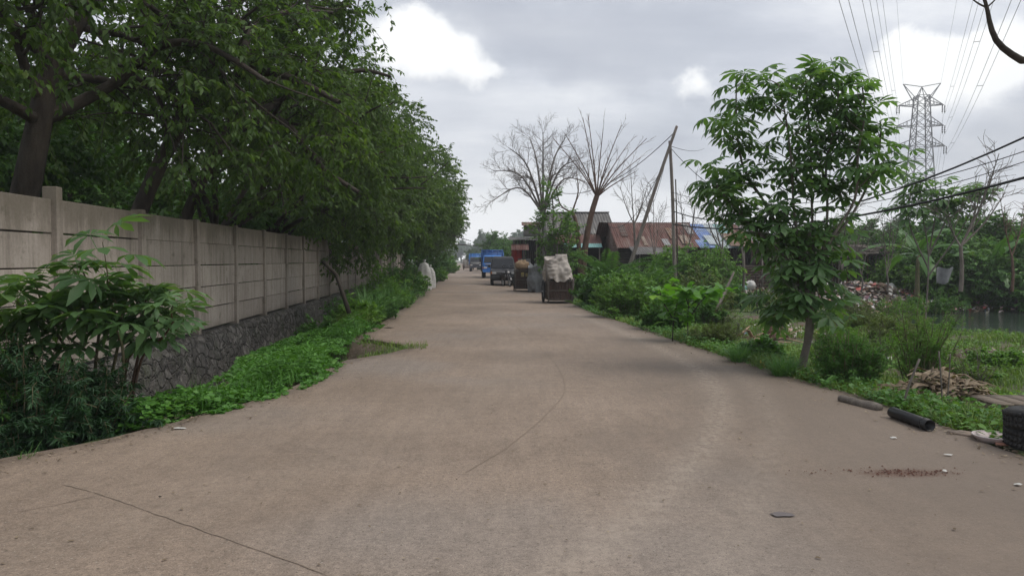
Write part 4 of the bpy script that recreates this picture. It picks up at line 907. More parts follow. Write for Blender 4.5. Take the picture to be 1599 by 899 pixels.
for i, (u, v, h_, lb_) in enumerate([(1300, 600, .7, 'thin weed stalks beside the slender tree trunk'), (1290, 560, .9, 'taller weed stalks behind the slender tree trunk'), (1375, 560, .8, 'dry weed stalks between the feathery shrubs'), (1520, 585, .6, 'weed stalks behind the dry leaf heap at right'), (1420, 520, .9, 'dry brown stalks on the near pond bank'), (1150, 520, .6, 'pale dry stalks behind the dark arching tuft')]):
    p = gp(u, v, -.2); root = bush('weed_stalks', lb_, 'weeds', (p.x, p.y, hz1(p.x, p.y)), .38, .3, h_, 16, 10, .07, M['olive' if i % 2 else 'bush_light'], T_NARROW, 560+i, mst=M['twig'])
# broad leaved sapling
rng = np.random.default_rng(520); b0 = gp(1070, 536, -.05); root = empty('teak_sapling', (b0.x, b0.y, hz1(b0.x, b0.y)), 'young tree with large glossy bright leaves on two thin dark stems', 'sapling')
wood = MB(); P_, D_, N_, S_ = [], [], [], []
O_ = A(root.location)
for L in ([(1050, 540, 13.5), (1052, 500, 13.5), (1060, 462, 13.6)], [(1075, 540, 13.5), (1074, 500, 13.5), (1076, 455, 13.5)], [(1074, 500, 13.5), (1095, 470, 13.4), (1112, 452, 13.4)], [(1052, 500, 13.5), (1035, 470, 13.6), (1030, 452, 13.6)], [(1076, 480, 13.5), (1070, 460, 13.2), (1066, 447, 13.1)], [(1076, 480, 13.5), (1100, 460, 13.7), (1125, 450, 13.9)]):
    L = [(u, v, Y+b0.y-13.5) for u, v, Y in L]
    P = [A(q)-O_ for q in smoothline([tuple(px(*q)) for q in L], 4)]; wood.tube(P, list(np.linspace(.014, .006, len(P))), 6, cap=False)
    for k in range(30):
        p, d = lerp_path(P, rng.uniform(.5, 1)); a = rng.uniform(0, 6.28); P_.append(p+rng.normal(0, .05, 3)*A([2.2, 2.2, .9])); D_.append(A([math.cos(a), math.sin(a), rng.uniform(-.45, .3)])); N_.append(A([0, 0, 1.])+rng.normal(0, .4, 3)); S_.append(rng.uniform(.13, .26))
wood.build('stem', M['bark'], root, smooth=True); lb = MB(); lb.put(*T_BROAD, P_, D_, N_, S_); lb.build('leaves', M['teak'], root)

# heap of dry banana leaves
rng = np.random.default_rng(530); g = MB(); hp = gp(1478, 640, -.2)
for k in range(420):
    x = rng.normal(0, .46); y = rng.normal(0, .30); h_ = max(0, .46*math.exp(-(x/.55)**2-(y/.4)**2))*rng.uniform(.2, 1.1)
    a = rng.uniform(0, 6.28); L = rng.uniform(.15, .55); w_ = rng.uniform(.012, .05); c_ = A((hp.x+x, hp.y+y, hz1(hp.x+x, hp.y+y)+h_+.02)); d_ = A((math.cos(a), math.sin(a), 0)); s_ = A((-math.sin(a), math.cos(a), .3)); V = []
    kk = rng.uniform(.1, .5); tw_ = rng.uniform(-1.5, 1.5)
    for j in range(7):
        f = j/6-.5; ss = s_*math.cos(tw_*f)+A((0, 0, 1))*math.sin(tw_*f); cc_ = c_+d_*L*f+A((0, 0, -kk*L*f*f*1.2+.02*math.sin(9*f+k))); wv_ = w_*(1-abs(f)*1.3)
        V += [cc_-ss*wv_, cc_+A((0, 0, .012)), cc_+ss*wv_]
    g.add(V, [(3*j+q, 3*j+q+1, 3*j+q+4, 3*j+q+3) for j in range(6) for q in range(2)])
tag(g.build('dry_leaf_heap', M['dryleaf']), 'heap of dry curled banana leaves beside the black pipe', 'leaf heap', kind='stuff')
for i, (L, r, lb_) in enumerate([([(1408, 640, 7.9), (1420, 600, 7.9), (1436, 560, 7.9)], .012, 'thin bare stick standing in the heap of dry leaves, leaning right'), ([(1472, 650, 7.9), (1470, 600, 7.9), (1466, 548, 7.9)], .008, 'upright thin stick standing in the middle of the dry leaf heap'), ([(1478, 640, 8.2), (1482, 590, 8.2), (1484, 552, 8.2)], .007, 'slimmest stick standing right of the upright one')]):
    r_ = MB(); r_.tube(smoothline([tuple(px(*q)) for q in L], 3), r, 6); tag(r_.build('stick', M['twig'], smooth=True), lb_, 'stick', 'sticks standing in the dry leaf heap')
# black pipe at the road edge
a_, b_ = gp(1393, 643, .06), gp(1452, 664, .06); d = (b_-a_).normalized(); L = (b_-a_).length
root = empty('drain_pipe', a_, 'short black plastic pipe lying open ended at the road edge', 'pipe'); 
g = MB(); g.lathe([(.052, 0), (.055, .01), (.055, L), (.049, L), (.049, .02), (.0, .019)], n=28); o = g.build('tube', M['black'], root, smooth=True); o.rotation_euler = d.to_track_quat('Z', 'Y').to_euler()
g = MB(); g.lathe([(.0555, L-.08), (.0595, L-.078), (.0595, L-.055), (.0555, L-.053)], n=28); o = g.build('socket_ring', M['black'], root, smooth=True); o.rotation_euler = d.to_track_quat('Z', 'Y').to_euler()
# kerb log
a_, b_ = gp(1312, 622, .03), gp(1374, 637, .03); g = MB(); g.tube([tuple(a_+(b_-a_)*f+Vector((0, 0, .006*math.sin(f*9)))) for f in [i/8 for i in range(9)]], [.04, .045, .042, .05, .048, .047, .05, .046, .043], 10)
tag(g.build('log', M['bark_grey'], smooth=True), 'short weathered log lying along the road edge next to the black pipe', 'log')
# flat board, pale tray
c_ = gp(1505, 680, -.01); g = MB(); g.prism([(c_.x-.13, c_.y+.05), (c_.x+.02, c_.y-.11), (c_.x+.16, c_.y-.07), (c_.x+.03, c_.y+.10)], .002, .022, 'XY')
tag(g.build('flat_board', pm('pale_board', (.34, .28, .23), (.26, .2, .16), 8, .85)), 'flat pale brown board lying between the pipe and the white tray', 'board')
c_ = gp(1552, 688, 0); root = empty('plastic_tray', (c_.x, c_.y, .0), 'shallow pale pinkish tray lying at the road edge beside the tyres', 'tray')
g = MB(); g.lathe([(.0, .012), (.13, .012), (.16, .05), (.17, .052), (.165, .044), (.135, .0), (0, .0)], n=26); g.build('basin', pm('pale_plastic', (.55, .47, .46), (.47, .39, .38), 6, .5), root, smooth=True)
g = MB(); g.tube([(.168*math.cos(i*.2618), .168*math.sin(i*.2618), .052) for i in range(25)], .006, 6, cap=False); g.build('rim', pm('pale_rim', (.62, .55, .54), (.5, .44, .43), 6, .5), root, smooth=True)
g = MB(); g.prism([(-.12, -.02), (.11, -.05), (.13, .07), (-.06, .09)], 0, .02, 'XY'); o = g.build('broken_board', pm('red_board', (.33, .17, .12), (.25, .12, .09), 8, .85)); o.location = (c_.x+.02, c_.y-.16, .002); tag(o, 'small reddish broken board lying in front of the pale tray', 'board')
# tyres
def tyre(label, c, R_, r, tilt):
    root = empty('old_tyre', c, label, 'tyre', 'tyres stacked at the road edge'); root.rotation_euler = tilt
    g = MB(); pr = [(R_-.02, 0), (R_, .02), (R_+.003, r-.02), (R_, 2*r-.02), (R_-.02, 2*r), (R_-.09, 2*r+.008), (R_-.13, 2*r-.015), (R_-.14, 2*r-.03), (R_-.10, 2*r-.04), (R_-.06, r), (R_-.10, .04), (R_-.14, .03), (R_-.13, .012), (R_-.09, -.008), (R_-.02, 0)]
    g.lathe(pr, n=44); g.build('carcass', M['rubber'], root, smooth=True)
    g = MB()
    for k in range(44):
        a = k*2*math.pi/44
        for zq in (.035, r, 2*r-.035): g.box((math.cos(a)*(R_+.003), math.sin(a)*(R_+.003), zq), (.014, .03, .04 if zq == r else .036), rz=a+(.35 if zq != r else -.3))
    g.build('tread', M['rubber'], root)
tb = gp(1607, 712, 0)
tyre('lower of two black tyres stacked at the right border', (tb.x+.30, tb.y+.22, .01), .30, .085, (.02, 0, .3))
tyre('upper tyre of the stack at the right border, lying tilted', (tb.x+.285, tb.y+.19, .192), .30, .08, (-.06, .08, 1.3))
c_ = gp(1592, 640, .0); root = empty('wooden_crate', (c_.x+.2, c_.y+.35, hz1(c_.x+.2, c_.y+.35)), 'low weathered wooden box behind the tyres', 'crate'); MWD = pm('weathered_plank', (.21, .17, .13), (.12, .095, .075), 5, .85, bump=.3, streak=(.4, 4, 4))
g = MB(); [g.box((0, 0, .06+.11*k), (.8, .5, .095)) for k in range(2)]; g.build('side_boards', MWD, root, bevel=.006)
g = MB(); [g.box((-.3+.2*k, 0, .232), (.19, .55, .02)) for k in range(4)]; g.build('lid_boards', MWD, root)
# stump and broken wood
g = MB(); s0 = gp(1262, 545, -.2); root = empty('broken_stump', (s0.x+.3, s0.y+3.2, -.35), 'split reddish dead stump with pale splintered wood behind the slender tree', 'stump')
g = MB(); rs_ = random.Random(4)
for k in range(9):
    a = k*.7; r0_ = .10; h_ = rs_.uniform(.35, .95); b0_ = Vector((r0_*math.cos(a), r0_*math.sin(a), -.1)); g.tube([b0_, b0_+Vector((.10, .02, h_*.5)), b0_+Vector((.32+.05*rs_.random(), .05, h_))], [.085, .07, .02], 6)
g.build('stub', M['bark_red'], root)
rng = np.random.default_rng(5); g = MB()
for k in range(16):
    a = rng.uniform(0, 6.28); x, y = rng.normal(0, .45, 2); g.bar((x-.2*math.cos(a), y-.2*math.sin(a), .03), (x+.25*math.cos(a), y+.25*math.sin(a), rng.uniform(.05, .3)), rng.uniform(.03, .09), .02)
g.build('splinters', pm('split_wood', (.42, .30, .2), (.24, .16, .11), 7, .85), root)
# ------------------------------------------------------------------ handcarts
MCW = pm('cart_wood', (.075, .045, .032), (.035, .024, .02), 5, .85, bump=.3, streak=(5, 5, .5)); MCR = pm('cart_frame', (.06, .05, .042), (.10, .085, .07), 8, .8)
MTP = pm('tarp_cloth', (.44, .395, .35), (.34, .305, .27), 3, .85, bump=.35, bscale=9); MTG = pm('grey_tarp', (.22, .225, .23), (.14, .145, .15), 4, .7, bump=.4, bscale=8)
MSC = pm('tan_sack', (.36, .25, .15), (.22, .15, .09), 9, .85, bump=.5)
def cart_wheel(root, x, y, r, mats):
    w_ = empty('wheel', (x, y, r)); w_.parent = root
    g = MB(); g.lathe([(r-.035, -.028), (r-.008, -.028), (r, -.012), (r, .012), (r-.008, .028), (r-.035, .028), (r-.035, -.028)], axis='X', n=32); g.build('tyre', M['rubber'], w_, smooth=True)
    g = MB()
    for k in range(12): a = k*math.pi/6; g.tube([(0, .03*math.cos(a), .03*math.sin(a)), (0, (r-.03)*math.cos(a), (r-.03)*math.sin(a))], .006, 4)
    g.lathe([(0, -.05), (.035, -.05), (.035, .05), (0, .05)], axis='X', n=12); g.build('spokes', M['steel'], w_)
def drape(w_, d_, h0, h1, seed, bulge=.06, narrow=.6, skew=0, tb=.86):
    rngd = random.Random(seed)
    def f(a, b):
        an = a*2*math.pi; c, s = math.cos(an), math.sin(an); sq = (abs(c)**4+abs(s)**4)**-.25
        k = 1-(1-narrow)*sst(.25, .8, b); k = float(k)
        if b > tb: k *= max(0, 1-((b-tb)/(1-tb))**2)**.5
        if b > tb: k = max(k, 0)
        wr = .035*float(vnoise(an*2.2+b*2.5, b*6-an, .6, seed))+.03*float(vnoise(an*5, b*9+an*2, .7, seed+2))
        rip = 1+bulge*(math.sin(an*7+seed)+.6*math.sin(an*13+b*4))*(1-b)+wr*2-.06
        bb = min(b/tb, 1); sag = .07*math.sin(an+1.3)*bb; z = h0 + (h1-h0)*(bb**.85) + (.05*math.sin(an*5)+.03*math.sin(an*11) if b < .05 else 0) + sag
        if b > tb: z += .04*float(vnoise(c*3+seed, s*3, .8, seed))
        return (w_/2*c*sq*k*rip + skew*bb, d_/2*s*sq*k*rip, z + .05*math.sin(2*an+seed)*bb)
    return f
def handcart(name, label, loc, rz, seed, boxh=.72, w_=.82, d_=1.5):
    root = empty(name, loc, label, 'handcart', 'handcarts parked on the right edge', rz)
    g = MB(); rr = random.Random(seed)
    for side in (-1, 1):
        n = 7
        for k in range(n):
            x = -w_/2 + w_*(k+.5)/n; g.box((x, side*d_/2, .12+boxh/2), (w_/n-.008, .022, boxh*rr.uniform(.94, 1.02)))
        for k in range(10):
            y = -d_/2 + d_*(k+.5)/10; g.box((side*w_/2, y, .12+boxh/2), (.022, d_/10-.008, boxh*rr.uniform(.94, 1.02)))
    g.box((0, 0, .13), (w_, d_, .03)); g.build('box', MCW, root, bevel=.003)
    g = MB()
    for z in (.14, .12+boxh*.5, .12+boxh-.02):
        for s in (-1, 1): g.box((0, s*(d_/2+.02), z), (w_+.06, .025, .04)); g.box((s*(w_/2+.022), 0, z), (.025, d_+.04, .04))
    for sx in (-1, 1):
        for sy in (-1, 1): g.box((sx*(w_/2+.03), sy*(d_/2+.03), .1+boxh/2+.02), (.05, .05, boxh+.12))
    g.build('frame', MCR, root, bevel=.004)
    for s in (-1, 1):
        cart_wheel(root, s*(w_/2+.13), .1, .42, None)
        g = MB(); g.bar((s*(w_/2+.06), -d_/2-.05, .15), (s*(w_/2+.10), -d_/2+.1, 1.45 if s < 0 else .95), .05); g.build('side_rail', MCR, root)
        g = MB(); g.tube([(s*(w_/2+.05), -d_/2-.02, .2), (s*(w_/2+.06), 0, .66), (s*(w_/2+.06), d_/2+.5, 1.15)], .026, 7); g.build('handle', MCR, root, smooth=True)
    g = MB(); g.tube([(-w_/2-.2, .1, .42), (w_/2+.2, .1, .42)], .018, 8); g.build('axle', M['steel'], root)
    return root
p = gp(873, 474); c1 = handcart('handcart', 'wooden handcart under a pale tarpaulin, nearest of the parked line', (p.x, p.y+.8, 0), .06, 1)
g = MB(); g.sheet(drape(1.0, 1.7, .84, 1.70, 3, .05, .80, -.10, .93), 72, 30)
o = g.build('tarpaulin', MTP, None, smooth=True); o.location = (p.x, p.y+.8, 0); o.rotation_euler.z = .06; tag(o, 'pale wrinkled tarpaulin draped high over the nearest handcart', 'tarpaulin')
p = gp(819, 455); c2 = handcart('handcart', 'dark handcart loaded with tan sacks, between the tarpaulin cart and the van', (p.x, p.y+.8, 0), -.02, 2, .95, .80)
def lump(name, label, cat, loc, r, m, seed, group=None, sq=(1, 1, 1)):
    g = MB()
    def f(a, b):
        th = b*math.pi; an = a*2*math.pi; rr = 1+.12*math.sin(3*an+seed)*math.sin(th)+.08*math.sin(5*an+2*th+seed*2)+.05*math.sin(9*th+seed)
        return (r*sq[0]*rr*math.sin(th)*math.cos(an), r*sq[1]*rr*math.sin(th)*math.sin(an), r*sq[2]*(1-math.cos(th))*rr*.98)
    g.sheet(f, 20, 12); o = g.build(name, m, smooth=True); o.location = loc; return tag(o, label, cat, group)
for i, (dx, dy, z, r, m_, lb_) in enumerate([(-.12, -.35, 1.02, .3, MSC, 'big round tan sack on top of the second handcart'), (.2, -.2, 1.0, .24, MTG, 'grey bundle right of the tan sack on the second handcart'), (-.1, .3, 1.0, .3, MSK, 'pale sack behind the tan one on the second handcart')]):
    lump('stuffed_sack', lb_, 'sack', (p.x+dx, p.y+.8+dy, z), r, m_, i+3, 'sacks on the second handcart', (1.1, 1, .95))
g = MB(); g.box((p.x-.1, p.y+.8-.80, .86), (.16, .06, .22)); g.box((p.x+.12, p.y+.8-.80, .84), (.14, .06, .18))
tag(g.build('hanging_bundle', pm('mustard_cloth', (.28, .22, .05), (.2, .18, .12), 5, .8), bevel=.03), 'mustard bundle hanging on the tail of the second handcart', 'bundle')
q = gp(841, 457); g = MB(); g.sheet(drape(1.05, 1.6, 0.02, 1.30, 9, .08, .6, -.28), 72, 26); o = g.build('covered_heap', MTG, smooth=True); o.location = (q.x+.1, q.y+1.2, 0); tag(o, 'grey tarpaulin covered heap between the two handcarts', 'covered heap')

# ------------------------------------------------------------------ vehicles
def paint(name, c, rough=.35): return pm(name, c, tuple(x*.8 for x in c), 3, rough, spec=.5)
MVAN = paint('charcoal_paint', (.014, .015, .018), .5); MBLU = paint('blue_paint', (.03, .18, .55), .45); MBLU2 = pm('worn_blue_board', (.02, .11, .34), (.035, .08, .2), 2, .6, streak=(.5, .5, 4)); MCHR = pm('dull_chrome', (.45, .45, .46), (.35, .35, .36), 6, .3, metal=.6)
MLMP = pm('lamp_glass', (.6, .6, .58), (.5, .5, .5), 6, .2, spec=.6); MPLT = pm('plate_black', (.03, .03, .03), (.04, .04, .04), 6, .5); MORG = pm('orange_lens', (.5, .16, .02), (.4, .12, .02), 6, .3)
def wheel(root, x, y, r, wd):
    w_ = empty('wheel', (x, y, r)); w_.parent = root
    g = MB(); g.lathe([(r*.58, -wd/2), (r*.95, -wd/2), (r, -wd/2+.02), (r, wd/2-.02), (r*.95, wd/2), (r*.58, wd/2), (r*.58, -wd/2)], axis='X', n=28); g.build('tyre', M['rubber'], w_, smooth=True)
    g = MB(); g.lathe([(0, -wd/2+.03), (r*.2, -wd/2+.01), (r*.5, -wd/2+.05), (r*.58, -wd/2+.01), (r*.58, wd/2-.01), (r*.5, wd/2-.05), (r*.2, wd/2-.01), (0, wd/2-.03)], axis='X', n=20); g.build('rim', M['steel'], w_, smooth=True)
def hull(g, secs):
    """loft of closed rectangular-ish sections: list of (z, x half, y0, y1)"""
    V = []
    for z, hx, y0, y1 in secs:
        c = min(.12, hx*.2); V += [(-hx+c, y0, z), (hx-c, y0, z), (hx, y0+c, z), (hx, y1-c, z), (hx-c, y1, z), (-hx+c, y1, z), (-hx, y1-c, z), (-hx, y0+c, z)]
    n = 8; m_ = len(secs); g.add(V, [(i*n+k, i*n+(k+1) % n, (i+1)*n+(k+1) % n, (i+1)*n+k) for i in range(m_-1) for k in range(n)])
    b = g.n-len(V); g.f.setdefault(8, []).append(np.array([[b+k for k in range(8)][::-1], [b+(m_-1)*8+k for k in range(8)]]))
# minivan faces -Y, origin at ground centre of the front axle
p = gp(786, 446); van = empty('parked_van', (p.x, p.y+.9, 0), 'dark grey boxy minivan parked facing the camera behind the second handcart', 'van', rz=.04)
g = MB(); hull(g, [(.30, .74, -.62, 3.2), (.42, .80, -.70, 3.3), (.78, .83, -.70, 3.35), (.95, .82, -.60, 3.35), (1.06, .80, .12, 3.34)]); g.build('body', MVAN, van, smooth=False, bevel=.03)
g = MB(); hull(g, [(1.05, .79, .15, 3.33), (1.50, .72, .62, 3.26), (1.78, .66, .95, 3.1), (1.84, .58, 1.15, 3.0)]); g.build('cabin', MVAN, van, bevel=.02)
g = MB(); g.add([(-.68, .185, 1.09), (.68, .185, 1.09), (.60, .80, 1.68), (-.60, .80, 1.68)], [(0, 1, 2, 3)]); g.add([(-.68, .145, 1.1), (.68, .145, 1.1), (.60, .76, 1.69), (-.60, .76, 1.69)], [(0, 1, 2, 3)]); g.build('windscreen', M['glass'], van)
for s in (-1, 1):
    g = MB(); g.prism([(.55, 1.14), (.95, 1.66), (1.6, 1.69), (1.6, 1.14)], 0, .012, 'YZ', lambda a, b, e: s*((.79-(b-1.05)*.155)+.012+e)); g.prism([(1.68, 1.14), (1.68, 1.69), (3.0, 1.66), (3.1, 1.14)], 0, .012, 'YZ', lambda a, b, e: s*((.79-(b-1.05)*.155)+.012+e)); g.build('side_window', M['glass'], van)
    g = MB(); g.box((s*.6, -.705, .80), (.27, .05, .15)); g.build('headlight', MLMP, van, bevel=.015)
    g = MB(); g.box((s*.775, -.69, .80), (.08, .06, .14)); g.build('turn_signal', MORG, van, bevel=.01)
    g = MB(); g.box((s*.9, .42, 1.2), (.14, .06, .16)); g.tube([(s*.78, .42, 1.12), (s*.88, .42, 1.15)], .012, 6); g.build('mirror', M['black'], van, bevel=.02)
    for y in (0, 2.45): wheel(van, s*.72, y, .31, .18)
g = MB(); [g.box((0, -.715, .745+.035*k), (.88, .03, .014)) for k in range(4)]; g.build('grille', MCHR, van)
g = MB(); g.box((0, -.73, .875), (1.5, .03, .028)); g.build('grille_trim', MCHR, van, bevel=.005)
g = MB(); g.box((0, -.76, .50), (1.6, .14, .2)); g.build('bumper', M['black'], van, bevel=.03)
g = MB(); g.box((0, -.836, .52), (.40, .01, .13)); g.build('plate', MPLT, van)
for s in (-1, 1): g = MB(); g.tube([(s*.3, .12, 1.08), (s*.02, .36, 1.34)], .008, 5); g.build('wiper', M['black'], van)
# truck
def make_truck(name, label, loc, rz, mc, mb_):
    tr = empty(name, loc, label, 'truck', 'blue trucks parked behind the van', rz)
    g = MB(); hull(g, [(.55, .86, -.72, .95), (.75, .90, -.82, 1.0), (1.25, .90, -.80, 1.0), (1.32, .89, -.74, 1.0)]); hull(g, [(1.32, .885, -.74, 1.0), (1.92, .80, -.36, .97), (2.02, .74, -.22, .9)]); g.build('cab', mc, tr, bevel=.03)
    g = MB(); g.add([(-.76, -.735, 1.36), (.76, -.735, 1.36), (.70, -.40, 1.90), (-.70, -.40, 1.90)], [(0, 1, 2, 3)]); g.build('windscreen', M['glass'], tr)
    for s in (-1, 1):
        g = MB(); g.prism([(-.35, 1.38), (-.15, 1.84), (.6, 1.86), (.6, 1.38)], 0, .01, 'YZ', lambda a, b, e: s*(.885-(b-1.32)*.14+.012+e)); g.build('side_window', M['glass'], tr)
        g = MB(); g.box((s*.62, -.83, .92), (.28, .05, .16)); g.build('headlight', MLMP, tr, bevel=.03)
        g = MB(); g.box((s*.83, -.80, .92), (.08, .08, .14)); g.build('turn_signal', MORG, tr, bevel=.01)
        g = MB(); g.box((s*1.06, -.62, 1.55), (.15, .05, .28)); g.tube([(s*.88, -.6, 1.5), (s*1.04, -.62, 1.5)], .012, 6); g.build('mirror', M['black'], tr, bevel=.02)
        for y in (0, 3.3): wheel(tr, s*.80, y, .40, .22 if y == 0 else .38)
        g = MB(); g.box((s*.99, 3.0, 1.55), (.045, 4.1, 1.35)); [g.box((s*1.02, 1.0+.5*k, 1.56), (.04, .07, 1.5)) for k in range(9)]; g.build('side_board', mb_, tr)
    g = MB(); g.box((0, .96, 1.70), (1.96, .05, 1.62)); g.box((0, .93, 2.45), (1.98, .06, .16)); [g.box((x, .92, 1.75), (.06, .05, 1.45)) for x in (-.94, -.5, 0, .5, .94)]; g.build('headboard', mb_, tr)
    g = MB(); g.box((0, 5.02, 1.5), (1.96, .05, 1.3)); g.build('tailgate', mb_, tr); g = MB(); g.box((0, 3.0, .86), (1.94, 4.1, .08)); g.box((-.35, 2.3, .68), (.09, 5.2, .2)); g.box((.35, 2.3, .68), (.09, 5.2, .2)); g.build('chassis', M['black'], tr)
    g = MB(); g.box((0, -.86, .62), (1.72, .14, .2)); g.build('bumper', mc, tr, bevel=.02)
    g = MB(); g.box((0, -.94, .63), (.42, .01, .13)); g.build('plate', MPLT, tr)
    g = MB(); [g.box((0, -.825, 1.0+.05*k), (.9, .02, .02)) for k in range(4)]; g.build('grille', MCHR, tr)
    g = MB(); g.box((0, -.82, 1.24), (1.3, .02, .07)); g.build('white_stripe', MSK, tr)
    return tr
p = gp(765, 434.5); make_truck('parked_truck', 'bright blue truck with high wooden sides parked facing the camera behind the van', (p.x+.2, p.y+.9, 0), .03, MBLU, MBLU2)
p = gp(744, 424); make_truck('parked_truck', 'dark faced truck with blue top, farther one of the two trucks', (p.x-.1, p.y+.9, 0), .03, paint('dark_cab_paint', (.05, .055, .07)), paint('pale_blue_board', (.04, .20, .55), .5))
# far crate-like trailer
p = gp(731, 421); root = empty('slatted_trailer', (p.x, p.y+1, 0), 'brown slat sided trailer, last thing parked along the right edge', 'trailer'); g = MB()
for k in range(8): g.box((-.8+.23*k, -.9, 1.0), (.16, .04, 1.5)); g.box((-.9, -.8+.23*k, 1.0), (.04, .16, 1.5)); g.box((.9, -.8+.23*k, 1.0), (.04, .16, 1.5))
g.box((0, 0, .3), (1.85, 1.85, .1)); g.build('slatted_sides', pm('brown_slats', (.16, .11, .09), (.1, .075, .06), 4, .85), root)
for s in (-1, 1): wheel(root, s*.8, .2, .3, .15)
# motorcycle
p = gp(798, 447.5); mc_ = empty('parked_motorcycle', (p.x-.05, p.y+.2, 0), 'small dark motorcycle standing against the corner of the van', 'motorcycle', rz=.35); mc_.rotation_euler = (0, -.08, .35)
for y in (0, 1.2):
    w_ = empty('wheel', (0, y, .29)); w_.parent = mc_; g = MB(); g.lathe([(.23, -.04), (.27, -.04), (.29, 0), (.27, .04), (.23, .04), (.23, -.04)], axis='X', n=28); g.build('tyre', M['rubber'], w_, smooth=True)
    g = MB(); g.lathe([(.21, -.02), (.232, -.025), (.232, .025), (.21, .02), (.21, -.02)], axis='X', n=28)
    for k in range(10): a = k*math.pi/5; g.tube([(0, 0, 0), (0, .22*math.cos(a), .22*math.sin(a))], .005, 4)
    g.lathe([(0, -.05), (.04, -.05), (.04, .05), (0, .05)], axis='X', n=12); g.build('rim', M['steel'], w_)
MMC = paint('black_moto', (.02, .02, .025), .3)
g = MB(); hull(g, [(.42, .09, .42, 1.0), (.55, .13, .35, 1.35), (.70, .12, .5, 1.5), (.74, .09, .6, 1.45)]); g.build('body', MMC, mc_, bevel=.02)
g = MB(); hull(g, [(.55, .10, .16, .30), (.80, .17, .12, .34), (1.0, .11, .2, .34), (1.04, .07, .22, .32)]); g.build('front_fairing', MMC, mc_, bevel=.02)
g = MB(); g.box((0, .98, .79), (.24, .75, .09)); g.build('seat', M['black'], mc_, bevel=.03)
g = MB(); g.lathe([(0, -.03), (.075, -.02), (.08, .03), (.06, .06)], c=(0, .13, .86), axis='Y', n=16); g.build('headlight', MLMP, mc_, smooth=True)
g = MB(); g.tube([(-.34, .40, 1.02), (-.2, .32, 1.04), (0, .27, 1.0), (.2, .32, 1.04), (.34, .40, 1.02)], .013, 6); g.build('handlebar', M['black'], mc_)
for s in (-1, 1):
    g = MB(); g.tube([(s*.06, 0, .29), (s*.06, .1, .60), (s*.05, .22, .95)], .018, 6); g.build('fork', M['steel'], mc_)
    g = MB(); g.tube([(s*.2, .32, 1.04), (s*.26, .28, 1.2)], .006, 5); g.box((s*.27, .27, 1.23), (.11, .02, .07)); g.build('mirror', M['black'], mc_)
g = MB(); g.add([(.07*math.sin(a)*0+sx, .31*math.cos(a)*1.04, .29+.31*math.sin(a)*1.04) for a in [R(20+20*k) for k in range(8)] for sx in (-.055, .055)], [(2*k, 2*k+1, 2*k+3, 2*k+2) for k in range(7)]); g.build('mudguard', MMC, mc_, smooth=True)

# ------------------------------------------------------------------ shacks
MRUST = pm('rusty_sheet', (.085, .043, .036), (.13, .064, .052), 1.0, .9, c3=(.18, .125, .105), streak=(2.5, .35, .35), metal=.05)
MRUST2 = pm('orange_rust_sheet', (.22, .125, .07), (.15, .10, .075), 1.6, .85, c3=(.30, .25, .2), streak=(3, .4, .4))
MZINC = pm('dull_zinc_sheet', (.27, .27, .265), (.20, .17, .15), 1.5, .6, c3=(.33, .33, .33), streak=(3, .4, .4), metal=.15)
MBLUE = pm('blue_plastic_sheet', (.10, .17, .40), (.22, .29, .42), 1.2, .6); MPALE = pm('pale_sheet', (.42, .47, .48), (.34, .37, .38), 2, .6); MTEAL = pm('teal_sheet', (.16, .33, .32), (.22, .38, .36), 2, .6)
MPLK = pm('old_boards', (.115, .06, .045), (.07, .05, .042), 3, .9, bump=.4, streak=(.35, .35, 5), c3=(.16, .13, .11)); MDRK = pm('dark_wall', (.035, .03, .028), (.06, .05, .045), 3, .9); MASB = pm('asbestos_sheet', (.17, .16, .15), (.11, .105, .10), 1.2, .9, c3=(.21, .2, .185), streak=(2, .5, .5))  # MDRK is a plain near-black brown for several walls and screens
def csheet(root, x0, x1, ya, za, yb, zb, m, name='roof_sheet', label=None, pitch=.12, amp=.014, lift=0, flap=0):
    """corrugated sheet from eave (ya,za) to ridge (yb,zb)"""
    g = MB(); n = max(int((x1-x0)/pitch*6), 8); L = math.hypot(yb-ya, zb-za); ny_, nz_ = -(zb-za)/L, (yb-ya)/L; V = []
    for e in (0, -.006):
        for j in range(3):
            f = j/2
            for i in range(n+1):
                x = x0+(x1-x0)*i/n; o_ = amp*math.sin(2*math.pi*x/pitch)+lift+e + flap*math.sin(x*2.1)*(1-f)
                V.append((x, ya+(yb-ya)*f+ny_*o_, za+(zb-za)*f+nz_*o_))
    k = 3*(n+1); q = [(j*(n+1)+i, j*(n+1)+i+1, (j+1)*(n+1)+i+1, (j+1)*(n+1)+i) for j in range(2) for i in range(n)]
    g.add(V, q + [tuple(c+k for c in f_[::-1]) for f_ in q]); o = g.build(name, m, root, smooth=True)
    if label: o['label'] = label
    return o
def planks(g, x0, x1, y, z0, z1, n, rr, horiz=True, th=.025):
    for k in range(n):
        if horiz: h_ = (z1-z0)/n; g.box(((x0+x1)/2+rr.uniform(-.05, .05), y+rr.uniform(-.02, .02), z0+h_*(k+.5)), (x1-x0, th, h_*rr.uniform(.72, .96)))
        else: w_ = (x1-x0)/n; g.box((x0+w_*(k+.5), y+rr.uniform(-.02, .02), (z0+z1)/2+rr.uniform(-.04, .04)), (w_*rr.uniform(.75, .97), th, z1-z0))
rr = random.Random(3)
